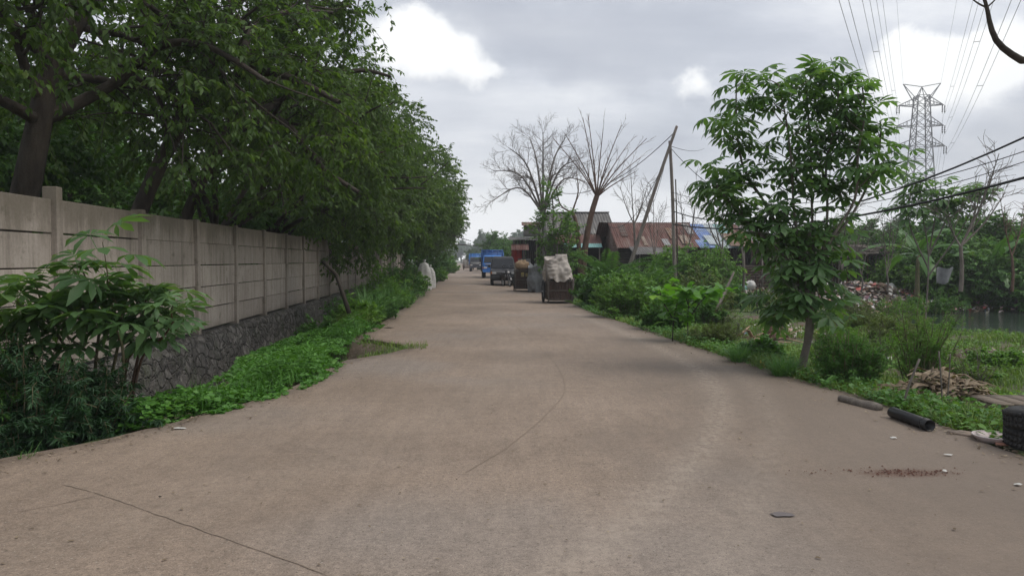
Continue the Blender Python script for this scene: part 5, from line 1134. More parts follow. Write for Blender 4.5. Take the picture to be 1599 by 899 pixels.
# long patched shack, x 5.4..14.5, eave y 38.5, ridge y 42
sh = empty('tin_roof_shack', (0, 0, 0), 'long low shack with dark rust red corrugated roof behind the shrubs', 'shack')
X = lambda u, Y: (u-800)/F*Y
ze, zr_, ye, yr = 2.28, 3.72, 38.6, 42.4
edges = [958, 985, 1010, 1038, 1064, 1090]
for i in range(5): csheet(sh, X(edges[i], 40)+.01, X(edges[i+1], 40)+.05, ye-rr.uniform(0, .2), ze-rr.uniform(0, .08), yr, zr_+.0, MRUST, lift=.012*(i % 2))
csheet(sh, X(1030, 40), X(1040, 40), ye+.05, ze+.05, ye+1.0, ze+.43, MZINC, label='bare zinc patch on the rust roof', lift=.03)
for (ua, ub, fa, fb, m_) in [(1046, 1056, .30, .75, 'tan'), (1060, 1075, .1, .45, 'tan'), (1078, 1088, .5, .95, 'zinc'), (1000, 1006, .05, .4, 'tan'), (972, 982, .4, .9, 'dark')]:
    mm_ = {'tan': MRUST2, 'zinc': MZINC, 'dark': MPLK}[m_]; csheet(sh, X(ua, 40), X(ub, 40), ye+(yr-ye)*fa, ze+(zr_-ze)*fa, ye+(yr-ye)*fb, ze+(zr_-ze)*fb, mm_, lift=.035)
csheet(sh, X(958, 40)-.5, X(1092, 40)+.1, 46.0, 2.3, yr+.1, zr_+.03, MRUST)
csheet(sh, X(985, 38), X(1062, 38), 36.6, 1.86, 38.7, 2.30, MASB, 'awning', 'grey sagging awning under the rust roof', flap=.03)
g = MB(); planks(g, X(962, 40), X(1088, 40), 38.9, -.1, 2.3, 16, rr); g.build('front_wall', MDRK, sh)
g = MB(); planks(g, X(962, 40), X(1088, 40), 45.8, -.1, 2.3, 16, rr); g.build('rear_wall', MDRK, sh)
for x in (X(962, 40), X(1088, 40)):
    g = MB(); g.prism([(38.9, -.1), (45.8, -.1), (45.8, 2.3), (42.4, 3.6), (38.9, 2.25)], x-.02, x+.02, 'YZ'); g.build('end_wall', MPLK, sh)
for u in (992, 1026, 1056): g = MB(); x = X(u, 38); g.tube([(x, 36.8, -.15), (x+.03, 36.8, 1.86)], .04, 7); g.build('post', M['pole'], sh)
sh2 = empty('plank_shack', (0, 0, 0), 'plank walled shack under patched blue, grey and orange roof sheets', 'shack')
zr2 = 3.66
pt = [(1082, 1097, MBLUE, 'blue sheet at left of the patched roof'), (1097, 1112, MBLUE, None), (1112, 1130, MPALE, 'pale sheet on the patched roof'), (1130, 1146, MTEAL, None), (1146, 1157, MRUST2, 'orange rust sheet in the patched roof'), (1157, 1169, MRUST, None), (1169, 1185, MZINC, None), (1185, 1203, MASB, None)]
for i, (a, b_, m_, l_) in enumerate(pt):
    csheet(sh2, X(a, 40), X(b_, 40)+.04, ye-.1-rr.uniform(0, .25), ze-.05, yr, zr2-i*.012, m_, label=l_, lift=.014*(i % 2))
csheet(sh2, X(1098, 40), X(1120, 40), ye+.1, ze+.1, ye+1.5, ze+.62, MPALE, lift=.05); csheet(sh2, X(1128, 40), X(1150, 40), ye-.2, ze, ye+2.0, ze+.75, MRUST2, label='orange patch over the lower roof', lift=.055)
csheet(sh2, X(1082, 40), X(1205, 40), 46.0, 2.2, yr+.1, zr2, MZINC)
g = MB(); g.box(((X(1168, 40)+X(1170, 40))/2+.2, 40.5, 3.07), (.05, 4.1, .05), M=Matrix.Rotation(math.atan2(1.42, 3.8), 3, 'X')); g.build('roof_batten', MPALE, sh2)
g = MB(); planks(g, X(1100, 39), X(1200, 39), 38.75, -.05, 1.35, 10, rr, th=.03); g.build('plank_wall', MPLK, sh2)
g = MB(); planks(g, X(1120, 39), X(1198, 39), 39.2, 1.2, 2.3, 14, rr, False); g.build('upper_wall', MDRK, sh2)
g = MB(); planks(g, X(1172, 39), X(1188, 39), 38.95, 1.35, 2.25, 4, rr, False); g.build('shutter', pm('pale_brown_board', (.2, .15, .11), (.14, .11, .09), 4, .85), sh2)
for x in (X(1084, 40), X(1200, 40)):
    g = MB(); g.prism([(38.9, -.1), (45.8, -.1), (45.8, 2.2), (42.4, 3.5), (38.9, 2.2)], x-.02, x+.02, 'YZ'); g.build('end_wall', MPLK, sh2)
g = MB(); planks(g, X(1086, 40), X(1198, 40), 45.8, -.1, 2.2, 12, rr); g.build('rear_wall', MDRK, sh2)
for u in (1102, 1128, 1164, 1192, 1204): g = MB(); x = X(u, 38.4); g.tube([(x, 38.45, -.15), (x+rr.uniform(-.05, .05), 38.5, 2.26)], .05, 7); g.build('post', M['pole'], sh2)
# brown tall house with grey roof
sh3 = empty('grey_roof_house', (0, 0, 0), 'taller house with grey sheet roof and brown lower sheets behind the green tree', 'house')
xa, xb = X(852, 46), X(955, 46)
csheet(sh3, xa, xb, 44.0, 3.15, 47.5, 4.62, MASB, pitch=.18, amp=.03); csheet(sh3, xa, xb, 51, 3.2, 47.6, 4.62, MASB, pitch=.18)
csheet(sh3, X(866, 44), X(936, 44), 42.6, 2.55, 44.2, 3.18, MRUST, label='rust brown lower roof'); csheet(sh3, X(880, 43), X(938, 43), 42.0, 2.32, 42.5, 2.55, MTEAL, 'awning', 'pale teal strip under the brown roof')
g = MB(); g.box(((xa+xb)/2, 44.4, 1.6), (xb-xa-.2, .12, 3.1)); g.build('front_wall', MDRK, sh3); g = MB(); g.box(((xa+xb)/2, 50.8, 1.6), (xb-xa-.2, .12, 3.1)); g.build('rear_wall', MDRK, sh3)
for x in (xa+.1, xb-.1):
    g = MB(); g.prism([(44.45, 0), (50.75, 0), (50.75, 3.15), (47.5, 4.52), (44.45, 3.2)], x-.06, x+.06, 'YZ'); g.build('end_wall', MASB, sh3)
g = MB(); g.box(((xa+xb)/2, 47.5, 4.66), (xb-xa+.1, .3, .05)); g.build('ridge_cap', MASB, sh3)
for u in (884, 910, 934): g = MB(); x = X(u, 43); g.tube([(x, 42.2, -.1), (x, 42.2, 2.35)], .045, 6); g.build('post', M['pole'], sh3)
g = MB(); planks(g, X(955, 42), X(978, 42), 41.0, .1, 3.0, 9, rr, False); o = g.build('sheet_screen', MASB); tag(o, 'upright grey corrugated screen between the brown house and the rust roof', 'screen')
# roadside hut
hut = empty('roadside_hut', (0, 0, 0), 'small dark hut with flat tin awning at the road edge behind the trucks', 'hut')
x0, x1 = X(801, 54), X(852, 54)
csheet(hut, x0-.3, x1, 52.3, 3.02, 56.5, 3.35, MASB, flap=.02)
csheet(hut, x0-.1, X(825, 54), 51.2, 2.3, 52.6, 2.75, MRUST, 'awning')
g = MB(); planks(g, X(823, 54), x1, 54.5, 0, 3.0, 9, rr, False); g.build('front_wall', MDRK, hut); g = MB(); planks(g, x0, x1, 56.4, 0, 3.2, 12, rr, False); g.build('rear_wall', MDRK, hut)
g = MB(); g.box((x1, 54.4, 1.5), (.05, 4, 3.0)); g.build('side_wall', MPLK, hut)
g = MB(); g.box((X(833, 54), 54.2, 3.72), (1.4, 1.2, .75)); g.build('loft', pm('pale_loft_board', (.3, .29, .27), (.2, .19, .17), 4, .8), hut); csheet(hut, X(815, 54), X(850, 54), 53.3, 4.08, 55.1, 4.42, MRUST)
for u in (803, 818, 838): g = MB(); x = X(u, 53); g.tube([(x, 52.6, 0), (x, 52.6, 3.02)], .05, 6); g.build('post', M['pole'], hut)
g = MB(); g.sheet(lambda a, b: (X(799, 53)+a*.75, 52.5+.06*math.sin(a*9), 1.35+b*.95), 16, 3); tag(g.build('red_cloth', pm('red_cloth', (.5, .04, .03), (.35, .03, .025), 6, .8)), 'red cloth hanging at the front of the roadside hut', 'cloth')
g = MB(); g.sheet(lambda a, b: (X(809, 53)+a*.9, 52.1+.05*math.sin(a*8), .8+b*.9), 16, 3); tag(g.build('grey_sheet', MTG), 'grey plastic sheet hanging below the red cloth', 'sheet')
# stick pergola
st_ = empty('stick_shelter', (0, 0, 0), 'open shelter of crooked sticks with a brushwood roof beside the rubbish', 'shelter'); rng = np.random.default_rng(8)
xa, xb = X(1293, 36), X(1402, 36)
for k in range(22):
    x = xa+(xb-xa)*k/21+rng.uniform(-.1, .1); y = 36+(k % 3)*1.1+rng.uniform(-.2, .2); g = MB(); g.tube([(x, y, -.3), (x+rng.uniform(-.15, .15), y, 1.0), (x+rng.uniform(-.25, .25), y, 2.05+rng.uniform(-.2, .35))], .028, 5); g.build('post', M['pole'] if k % 2 else M['bark_red'], st_)
g = MB()
for k in range(300):
    x = rng.uniform(xa-.3, xb+.2); y = rng.uniform(35.4, 38.6); a = rng.normal(0, .5) if k % 3 else rng.uniform(0, 3.1); L = rng.uniform(.5, 1.8); z = 1.95+rng.uniform(-.05, .3)-.1*abs(x-(xa+xb)/2)/2
    g.tube([(x-L/2*math.cos(a), y-L/2*math.sin(a), z+rng.uniform(-.12, .12)), (x+L/2*math.cos(a), y+L/2*math.sin(a), z+rng.uniform(-.12, .12))], rng.uniform(.018, .055), 4)
g.build('brushwood_roof', M['pole'], st_)
g = MB(); planks(g, xa+.1, xb-.1, 38.5, 0, 1.9, 16, rr, False); g.build('back_screen', MDRK, st_); g = MB(); planks(g, xb-1.2, xb-.4, 37.2, .2, 1.8, 5, rr, False); g.build('side_screen', MDRK, st_)
# rubbish
def scraps(name, label, n, fx, size, seed):
    rng = np.random.default_rng(seed); g = MB(); P = fx(rng, n); n = len(P)
    T_S = ([(-.5, -.4, 0), (.5, -.35, .1), (.45, .4, -.05), (-.4, .45, .15), (0, 0, .22)], [[(0, 1, 4), (1, 2, 4), (2, 3, 4), (3, 0, 4)]])
    g.put(*T_S, P, rng.normal(0, 1, (n, 3))*A([1, 1, .4]), A([0, 0, 1.])+rng.normal(0, .6, (n, 3)), size*rng.uniform(.4, 1.6, n)); return tag(g.build(name, M['litter']), label, kind='stuff')
def heap(cx, cy, sx, sy, hh):
    def f(rng, n):
        x = cx+rng.normal(0, sx*.5, n); y = cy+rng.normal(0, sy*.5, n); e = np.exp(-((x-cx)/sx)**2*1.2-((y-cy)/sy)**2*1.2)
        z = np.maximum(H(x, y), WATER)+.03+rng.uniform(.5, 1, n)*hh*e*(.5+vnoise(x, y, .7, 4)); return np.stack([x, y, z], -1)
    return f
scraps('rubbish', 'heap of mixed rubbish in front of the stick shelter', 2600, heap(16.0, 33.6, 2.6, 1.2, .65), .2, 1)
scraps('rubbish', 'low spread of rubbish at the far left end of the pond', 900, heap(14.8, 31.0, 3.4, 1.3, .2), .13, 2)
scraps('rubbish', 'scattered rubbish below the plank wall', 700, heap(13.0, 36.4, 3.0, 1.2, .25), .13, 3)
scraps('rubbish', 'scraps of rubbish along the far bank of the pond', 500, heap(22, 31.6, 6, .8, .2), .12, 4)
scraps('rubbish', 'pale scraps of rubbish behind the stump and on the mud', 260, heap(8.2, 19.5, 2.4, 3.2, .05), .09, 5)
scraps('rubbish', 'litter and stones on the muddy bank near the pond', 260, lambda rng, n: (lambda x, y: np.stack([x, y, H(x, y)+.02], -1))(rng.uniform(6.2, 13, n), rng.uniform(13.4, 16.2, n)), .09, 6)
scraps('rubbish', 'scraps lying among weeds at the right road edge', 170, lambda rng, n: (lambda y: (lambda x: np.stack([x, y, H(x, y)+.03], -1))(ER(y)+rng.uniform(.05, .7, n)))(rng.uniform(6.5, 12, n)), .055, 7)
for i, (u, v, r, m_, lb_) in enumerate([(1285, 447, .32, MSK, 'white bag at the left end of the rubbish heap'), (1302, 458, .26, MSK, 'smaller white bag low on the rubbish heap'), (1354, 450, .30, MSC, 'tan bag in the middle of the rubbish heap'), (1366, 456, .34, M['black'], 'black bag on the rubbish heap'), (1387, 448, .3, MSK, 'white bag at the right end of the rubbish heap'), (1395, 455, .26, MSC, 'tan bag at the right end of the rubbish heap'),
                                        (1172, 444, .3, MSK, 'white torn bag leaning at the plank wall'), (1160, 449, .25, MTEAL, 'teal bag by the plank wall'), (1428, 455, .2, pm('red_bag', (.5, .06, .04), (.4, .05, .03), 5, .6), 'red bag hanging low at the right of the rubbish heap')]):
    p = px(u, v, 34 if u > 1250 else 37.5); lump('rubbish_bag', lb_, 'bag', (p.x, p.y, p.z-r), r, m_, i, 'bags dumped by the shacks', (1, .9, .8))
q = px(1476, 418, 26); g = MB(); g.sheet(lambda a, b: (q.x-.3+a*.62*(1-.3*(1-b)), q.y+.08*math.sin(a*7), q.z-.55*(1-b)+.03*math.sin(a*9)), 12, 4); tag(g.build('hanging_cloth', MTG), 'grey cloth hanging among the banana plants', 'cloth')
rng = np.random.default_rng(78); n = 260; rr_ = rng.normal(0, 1, (n, 2)); xq = st.x-.02+rr_[:, 0]*.20; yq = st.y+rr_[:, 1]*.065
xq = np.concatenate([xq, st.x-.6+rng.normal(0, .25, 60)]); yq = np.concatenate([yq, st.y+.06+rng.normal(0, .05, 60)]); xq = xq[:290]; yq = yq[:290]; n = len(xq); g = MB()
T_C = ([(-.5, -.4, 0), (.5, -.3, 0), (.4, .45, 0), (-.45, .35, 0), (0, 0, .5)], [[(0, 1, 4), (1, 2, 4), (2, 3, 4), (3, 0, 4)]])
g.put(*T_C, np.stack([xq, yq, np.full(n, .004)], -1), rng.normal(0, 1, (n, 3))*A([1, 1, .02]), np.tile(A([0, 0, 1.]), (n, 1)), .004+.016*rng.uniform(0, 1, n)**3)
tag(g.build('brick_crumbs', pm('brick_crumb', (.115, .046, .03), (.065, .03, .022), 20, .9)), 'scatter of red brown brick crumbs on the road', 'crumbs', kind='stuff')
# road litter
rng = np.random.default_rng(77); g = MB(); n = 1500
y = 3.3+12*rng.uniform(0, 1, n)**1.6; x = EL(y)+.2+(ER(y)-EL(y)-.4)*rng.uniform(0, 1, n); T_S = ([(-.5, -.3, 0), (.5, -.2, .05), (.6, .25, .02), (-.35, .3, .12), (0, 0, .16)], [[(0, 1, 4), (1, 2, 4), (2, 3, 4), (3, 0, 4)]])
ye_ = 5.2+16*rng.uniform(0, 1, 2600)**1.4; o_ = rng.exponential(.16, 2600); sd_ = rng.uniform(0, 1, 2600) < .5; xe_ = np.where(sd_, EL(ye_)+.02+o_, ER(ye_)-.02-o_)
g.put(*T_S, np.stack([xe_, ye_, np.full(2600, .012)], -1), rng.normal(0, 1, (2600, 3))*A([1, 1, .02]), A([0, 0, 1.])+rng.normal(0, .25, (2600, 3)), .008+.03*rng.uniform(0, 1, 2600)**2)
g.put(*T_S, np.stack([x, y, np.full(n, .010)], -1), rng.normal(0, 1, (n, 3))*A([1, 1, .02]), A([0, 0, 1.])+rng.normal(0, .05, (n, 3)), .006+.026*rng.uniform(0, 1, n)**4)
tag(g.build('leaf_litter', M['dryleaf']), 'tiny dry leaf scraps and pebbles scattered on the road', kind='stuff')
for i, (u, v, s_, m_, lb_) in enumerate([(278, 670, .06, MSK, 'white paper scrap at the left road edge'), (1192, 681, .0, MSK, ''), (1396, 685, .028, MSK, 'white scrap on the road between the pipe and the brown stain'), (1480, 712, .028, MSK, 'white scrap on the road near the tyres'), (1590, 758, .035, MSK, 'white scrap at the right border of the road'), (1475, 737, .024, MSK, 'small white scrap right of the brown stain'),
                                           (250, 778, .014, M['bark'], 'small dark pebble on the left part of the road'), (1020, 408+0, .0, MSK, ''), (606, 512, .13, M['bark'], 'dark twig lying on the far slab near the left edge')]):
    if not s_: continue
    p = gp(u, v, .0); g = MB(); r9 = random.Random(int(u)); ring = [(p.x+s_*(1.0+.5*r9.uniform(-1, 1))*math.cos(q*.7854), p.y+.55*s_*(1+.6*r9.uniform(-1, 1))*math.sin(q*.7854), .008+.012*r9.random()) for q in range(8)]; g.add(ring+[(p.x, p.y, .022)], [(q, (q+1) % 8, 8) for q in range(8)]); tag(g.build('litter_scrap' if m_ is MSK else 'debris', m_), lb_, 'litter')

# ------------------------------------------------------------------ bare trees, poles
def bare(name, label, loc, seed, limbs_f, spec, mb, group='bare trees around the shacks'):
    rng = np.random.default_rng(seed); root = empty(name, loc, label, 'tree', group); wood = MB(); br = MB(); tw = []
    limbs = limbs_f(rng)
    for P, r0, r1, lv in [l for l in limbs if l[3] == 9]: wood.tube(P, list(np.linspace(r0, r1, len(P))), 9, cap=False)
    wood.build('trunk', mb, root, smooth=True)
    tree_parts(rng, [l for l in limbs if l[3] != 9], spec, br, tw); br.build('branches', mb, root, smooth=True); return root
def lim(L, base, n=3): return [A(px(*q))-A(base) for q in smoothline(L, n)]
rm = .011
B1 = Vector((X(850, 50), 50, 0))
bare('bare_tree', 'bare tree with fine spreading twigs rising behind the roadside hut', B1, 601, lambda rng: [(lim([(848, 440, 50), (849, 380, 50), (848, 330, 50)], B1), .16, .11, 9)] + [(lim([(848, 335, 50), (848+dx*.45, 300-dy*.4, 50+dz*.5), (848+dx, 335-dy, 50+dz)], B1), .085, .02, 0)
     for dx, dy, dz in [(-78, 68, 1), (-55, 105, -1), (-22, 122, 1.5), (0, 128, -1), (35, 120, 1), (55, 85, -1.5), (68, 50, 1), (-80, 20, -1), (-40, 55, 2.5), (30, 60, -2.5)]],
     [dict(n=10, f0=.2, ang=42, L=1.5, w=.1, trop=(0, 0, .3), seg=5, r=.5, rmin=rm), dict(n=7, f0=.15, ang=42, L=.8, w=.1, trop=(0, 0, .2), seg=4, r=.6, rmin=rm*.8), dict(n=3, f0=.2, ang=40, L=.4, w=.1, seg=2, rmin=rm*.7)], M['twig'])
B2 = Vector((X(908, 37), 37, 0))
bare('bare_tree', 'pollarded bare tree with long straight shoots fanning up from its knob', B2, 602, lambda rng: [(lim([(908, 450, 37), (914, 385, 37), (922, 340, 37), (932, 306, 37)], B2), .17, .13, 9), (lim([(908, 450, 37), (905, 400, 37), (900, 350, 37), (893, 330, 37)], B2), .14, .08, 9)] +
     [(lim([(932, 308, 37), (932+dx*.35, 308-dy*.42, 37+dz*.4), (932+dx, 308-dy, 37+dz)], B2), .042, .012, 0) for dx, dy, dz in [(-68, 92, .5), (-22, 125, -.5), (-14, 130, .6), (10, 108, -1), (38, 112, .4), (78, 92, -.4), (68, 62, 1), (-35, 60, 1.5), (50, 85, 1.2), (-50, 100, -1), (22, 60, -1.5), (60, 40, -.8)]] + [(lim([(893, 332, 37), (875, 320, 37), (868, 290, 37)], B2), .05, .015, 0), (lim([(893, 332, 37), (903, 300, 37), (900, 270, 37)], B2), .05, .015, 0)],
     [dict(n=5, f0=.25, ang=28, L=1.1, w=.05, trop=(0, 0, .35), seg=4, r=.5, rmin=rm*.8), dict(n=2, f0=.3, ang=30, L=.5, w=.05, seg=2, rmin=rm*.6)], M['bark_red'])
SPB = [dict(n=6, f0=.25, ang=38, L=1.1, w=.1, trop=(0, 0, .3), seg=4, r=.55, rmin=rm*.8), dict(n=5, f0=.2, ang=40, L=.55, w=.1, seg=3, rmin=rm*.7)]
def vee(base_u, Yq, v0, tips_, r=.05):
    B_ = Vector((X(base_u, Yq), Yq, 0)); return B_, lambda rng: [(lim([(base_u, 455, Yq), (base_u+2, (455+v0)/2, Yq), (base_u, v0, Yq)], B_), r*1.3, r, 9)] + [(lim([(base_u, v0, Yq), (base_u+(u-base_u)*.55, v0+(v-v0)*.45, Yq+.2), (u, v, Yq+dz)], B_), r*.7, r*.2, 0) for u, v, dz in tips_]
for i, (bu, Yq, v0, tp_, r, lb_, mb_) in enumerate([(990, 37, 350, [(968, 290, .4), (985, 270, -.4), (1012, 285, .3), (1003, 320, .6)], .05, 'thin bare tree left of the crossed poles', M['twig']),
        (1022, 36, 400, [(1008, 300, 0), (1030, 330, .3), (1020, 290, -.3)], .035, 'slender bare sapling between the crossed poles and the rust roof', M['twig']),
        (1072, 34, 400, [(1062, 300, .2), (1085, 320, -.2), (1090, 290, .3)], .045, 'thin bare tree just right of the upright pole', M['twig']),
        (1128, 33, 395, [(1112, 320, 0), (1130, 300, .4), (1100, 330, -.3)], .06, 'pale bare trunk before the blue roof sheets', M['bark_grey']),
        (1160, 32, 400, [(1150, 320, 0), (1180, 335, .4)], .05, 'pale bare trunk before the orange roof patch', M['bark_grey']),
        (1205, 31, 420, [(1195, 350, 0), (1230, 360, .3), (1218, 330, -.3)], .06, 'forked bare trunk at the right corner of the plank shack', M['bark_grey']),
        (1315, 29, 420, [(1300, 350, 0), (1336, 330, .4), (1322, 310, -.3)], .045, 'bare forked sapling left of the stick shelter', M['twig']),
        (1345, 28, 430, [(1335, 370, 0), (1360, 350, .4)], .03, 'bare thin sapling before the stick shelter', M['twig']),
        (1385, 27, 430, [(1378, 340, 0), (1400, 360, .4), (1392, 330, 0)], .03, 'bare thin sapling at the right of the stick shelter', M['twig']),
        (1500, 22, 385, [(1475, 330, 0), (1548, 270, .3), (1560, 240, -.3), (1535, 290, 0), (1570, 300, .3)], .05, 'pale forked bare tree rising over the banana plants', M['bark_grey']),
        (1580, 26, 400, [(1562, 310, 0), (1600, 330, .3)], .04, 'leaning bare tree near the right border over the pond', M['bark_red'])]):
    B_, fn = vee(bu, Yq, v0, tp_, r); bare('bare_sapling', lb_, B_, 620+i, fn, SPB, mb_)
MPO = M['pole']
def straight(name, L, r0, r1, lb_, cat, m_, group=None):
    g = MB(); P = smoothline([tuple(px(*q)) for q in L], 4); o0 = Vector(P[0]); g.tube([Vector(p)-o0 for p in P], list(np.linspace(r0, r1, len(P))), 9); o = g.build(name, m_, smooth=True); o.location = o0; return tag(o, lb_, cat, group)
straight('wooden_pole', [(1055, 470, 30), (1053, 400, 30), (1050, 300, 30), (1046, 220, 30)], .085, .06, 'upright weathered pole crossed by the leaning one', 'pole', MPO, 'crossed wooden poles')
straight('wooden_pole', [(966, 465, 30), (995, 380, 30), (1028, 280, 29.8), (1057, 197, 29.7)], .09, .055, 'long pole leaning right, crossing the upright one near its top', 'pole', MPO, 'crossed wooden poles')
straight('thin_pole', [(1058, 450, 31), (1057, 360, 31), (1055, 280, 31)], .03, .025, 'thinner dark pole just right of the crossed poles', 'pole', M['bark'])
straight('leaning_branch', [(1098, 515, 21), (1125, 470, 21.5), (1146, 425, 22)], .07, .03, 'dead branch leaning right behind the broad leaved sapling', 'branch', M['bark_grey'])
for i, (u, v0, v1) in enumerate([(1183, 490, 420), (1189, 492, 425)]): straight('thin_stake', [(u, v0, 21+i*.3), (u-4, v1, 21+i*.3)], .014, .01, ['left one of two dark stakes standing in the grass', 'right one of two dark stakes standing in the grass'][i], 'stake', M['bark'], 'stakes in the grass')
def rope(name, a, b, sag, r, lb_, cat='cable', group=None, n=20, m_=None):
    a, b = Vector(a), Vector(b); g = MB(); g.tube([a+(b-a)*(i/n)+Vector((0, 0, -4*sag*(i/n)*(1-i/n)))-a for i in range(n+1)], r, 5); o = g.build(name, m_ or M['cable'], smooth=True); o.location = a; return tag(o, lb_, cat, group)
G1 = 'overhead cables by the right roadside'
rope('overhead_cable', px(1690, 172, 12), px(1052, 330, 30), 1.0, .020, 'thick cable dropping from upper right across the banana tops to the upright pole', group=G1)
rope('overhead_cable', px(1700, 250, 12), px(1051, 350, 30), .55, .026, 'thickest bundled cable, lowest over the right trees', group=G1)
rope('overhead_cable', px(1690, 205, 14), px(1048, 300, 30), .9, .010, 'thin cable between the thick cable and the sky at right', group=G1)
rope('overhead_cable', px(1690, 222, 14), px(1049, 312, 30), .9, .009, 'thin cable just under the other thin one at right', group=G1)
rope('overhead_cable', px(1047, 228, 30), px(1100, 232, 60), .2, .012, 'thin level wire from the top of the upright pole to the right', group=G1)
rope('overhead_cable', px(1048, 232, 30), px(1240, 330, 26), .7, .012, 'wire falling from the pole top down behind the slender tree', group=G1)
rope('overhead_cable', px(1056, 204, 29.7), px(870, 300, 46), .9, .016, 'sagging wire from the leaning pole top towards the brown house', group=G1)
rope('overhead_cable', px(1052, 215, 29.7), px(940, 345, 44), 1.6, .014, 'more deeply sagging wire from the leaning pole to the brown house', group=G1)
rope('overhead_cable', px(1046, 222, 30), px(1000, 345, 40), .8, .010, 'wire from the pole top falling to the rust roof', group=G1)
rope('stay_wire', px(1057, 300, 31), px(1100, 465, 31), .1, .008, 'dark stay wire slanting down right of the thin pole', 'wire', G1)
rope('garden_wire', px(960, 468, 24), px(1250, 492, 20), .05, .006, 'thin wire strung low over the grass', 'wire', G1)

# overhanging bare branch at the upper right; its trunk stands outside the view
BB = Vector((5.6, 5.2, hz1(5.6, 5.2)))
bare('bare_branch_tree', 'dark bare branch reaching in at the upper right corner', BB, 700, lambda rng: [([A((0, 0, -.2)), A((.02, 0, 1.2)), A((-.1, 0, 2.6))], .09, .06, 9), ([A((-.1, 0, 2.6))]+lim([(1680, 70, 5.2), (1610, 96, 5), (1578, 84, 5), (1556, 64, 5), (1546, 38, 5), (1541, 12, 5), (1533, -12, 5), (1515, -60, 5)], BB), .03, .006, 8),
     (lim([(1541, 12, 5), (1528, 6, 5), (1514, -6, 5), (1500, -30, 5)], BB), .007, .003, 8), (lim([(1541, 12, 5), (1552, 2, 5), (1562, -10, 5)], BB), .006, .003, 8), (lim([(1690, 20, 5.2), (1600, -2, 5), (1560, -20, 5)], BB), .02, .006, 8)], [], M['bark'])

# ------------------------------------------------------------------ green trees, right and far
p = Vector((X(868, 36), 36, 0))
bushg2 = lambda *a, **k: None
tree2('slender_green_tree', 'upright light green tree between the hut and the brown house', 'tree', p, 801, lambda rng: [(lim([(868, 455, 36), (866, 400, 36), (864, 335, 36), (862, 300, 36)], p), .05, .02, 0), (lim([(868, 440, 36), (850, 390, 36), (838, 345, 36)], p), .04, .015, 0), (lim([(868, 440, 36), (885, 395, 36), (892, 360, 36)], p), .04, .015, 0), (lim([(868, 420, 36), (872, 370, 35.5), (878, 340, 35.4)], p), .04, .015, 0)],
      [dict(n=20, f0=.12, ang=50, L=.95, w=.12, trop=(0, 0, .3), seg=4, r=.5, rmin=.006), dict(n=6, f0=.15, ang=45, L=.45, w=.1, seg=3)], M['bark_grey'], M['bush_light'], T_LEAF2, 14, .15, None, .3)
# palm fronds
def frond(g, p0, d, L, droop, rng, nl=26, ll=.35, w_=.022):
    P = path(rng, p0, d, L, 10, .03, (0, 0, -droop)); g.tube(P, list(np.linspace(.018, .005, len(P))), 4, cap=False)
    pp_, dd, nn, ss = [], [], [], []
    for k in range(nl):
        f = .12+.86*k/nl; p, t_ = lerp_path(P, f); sd_ = unit(np.cross(t_, (0, 0, 1)))
        for s in (-1, 1): pp_.append(p); dd.append(t_*.6+sd_*s+A([0, 0, -.35])+rng.normal(0, .08, 3)); nn.append(A([0, 0, 1.])); ss.append(ll*math.sin(math.pi*(.15+.8*f))**.6)
    g.put([(0, 0, 0), (-.035, .4, .01), (0, 1, -.2), (.035, .4, .01)], [[(0, 2, 1), (0, 3, 2)]], pp_, dd, nn, ss)
for i, (u, v, Yq, n, L, lb_) in enumerate([(950, 430, 30, 20, 2.7, 'young palm with dark arching fronds left of the leaning pole'), (1012, 445, 27.5, 11, 2.0, 'small palm with low arching fronds under the rust roof')]):
    p = px(u, v, Yq); z0 = hz1(p.x, Yq); root = empty('young_palm', (p.x, Yq, z0), lb_, 'palm'); rng = np.random.default_rng(810+i); g = MB(); g.tube([(0, 0, -.1), (0, 0, .9)], [.12, .09], 8); g.build('trunk', M['bark'], root); g = MB()
    for k in range(n): a = k*2.4; frond(g, (0, 0, .85), (math.cos(a), math.sin(a), rng.uniform(.7, 2.2)), L*rng.uniform(.7, 1.1), 1.1, rng)
    g.build('fronds', M['bush'], root)
def banana(name, lb_, x, y, h, n, L, seed, group=None, lean=(0, 0)):
    rng = np.random.default_rng(seed); root = empty(name, (x, y, hz1(x, y)), lb_, 'banana plant', group); g = MB(); P = path(rng, (0, 0, -.1), (lean[0], lean[1], 1), h, 5, .04); g.tube(P, list(np.linspace(.12, .06, len(P))), 9); g.build('trunk', M['stem'], root, smooth=True); g = MB()
    for k in range(n):
        a = k*2.4+rng.uniform(-.3, .3); up = 2.4-2.6*k/n+rng.uniform(-.2, .3); Q = path(rng, P[-1], (math.cos(a), math.sin(a), up), L*rng.uniform(.75, 1.1), 12, .03, (0, 0, -1.5)); m_ = len(Q); w_ = .105*L; V = []; F_ = []
        for j in range(m_):
            f = j/(m_-1); t_ = unit(Q[min(j+1, m_-1)]-Q[max(j-1, 0)]); sd_ = unit(np.cross(t_, (0, 0, 1))+1e-6); ww = w_*(math.sin(math.pi*min(1, .08+f*.92))**.5 if f > .12 else .06)
            V += [Q[j]+sd_*ww*1.0+A([0, 0, -.25*ww])+rng.normal(0, .01, 3), Q[j]+sd_*ww*.5+A([0, 0, .05*ww]), Q[j], Q[j]-sd_*ww*.5+A([0, 0, .05*ww]), Q[j]-sd_*ww+A([0, 0, -.25*ww])+rng.normal(0, .01, 3)]
        for j in range(m_-1):
            for s in range(4):
                if s in (0, 3) and rng.uniform() < .3: continue
                F_.append((5*j+s, 5*j+s+1, 5*j+s+6, 5*j+s+5))
        g.add(V, F_); g.tube(Q, list(np.linspace(.02, .006, m_)), 4, cap=False)
    g.build('leaves', M['banana'], root); return root
GB = 'banana plants'
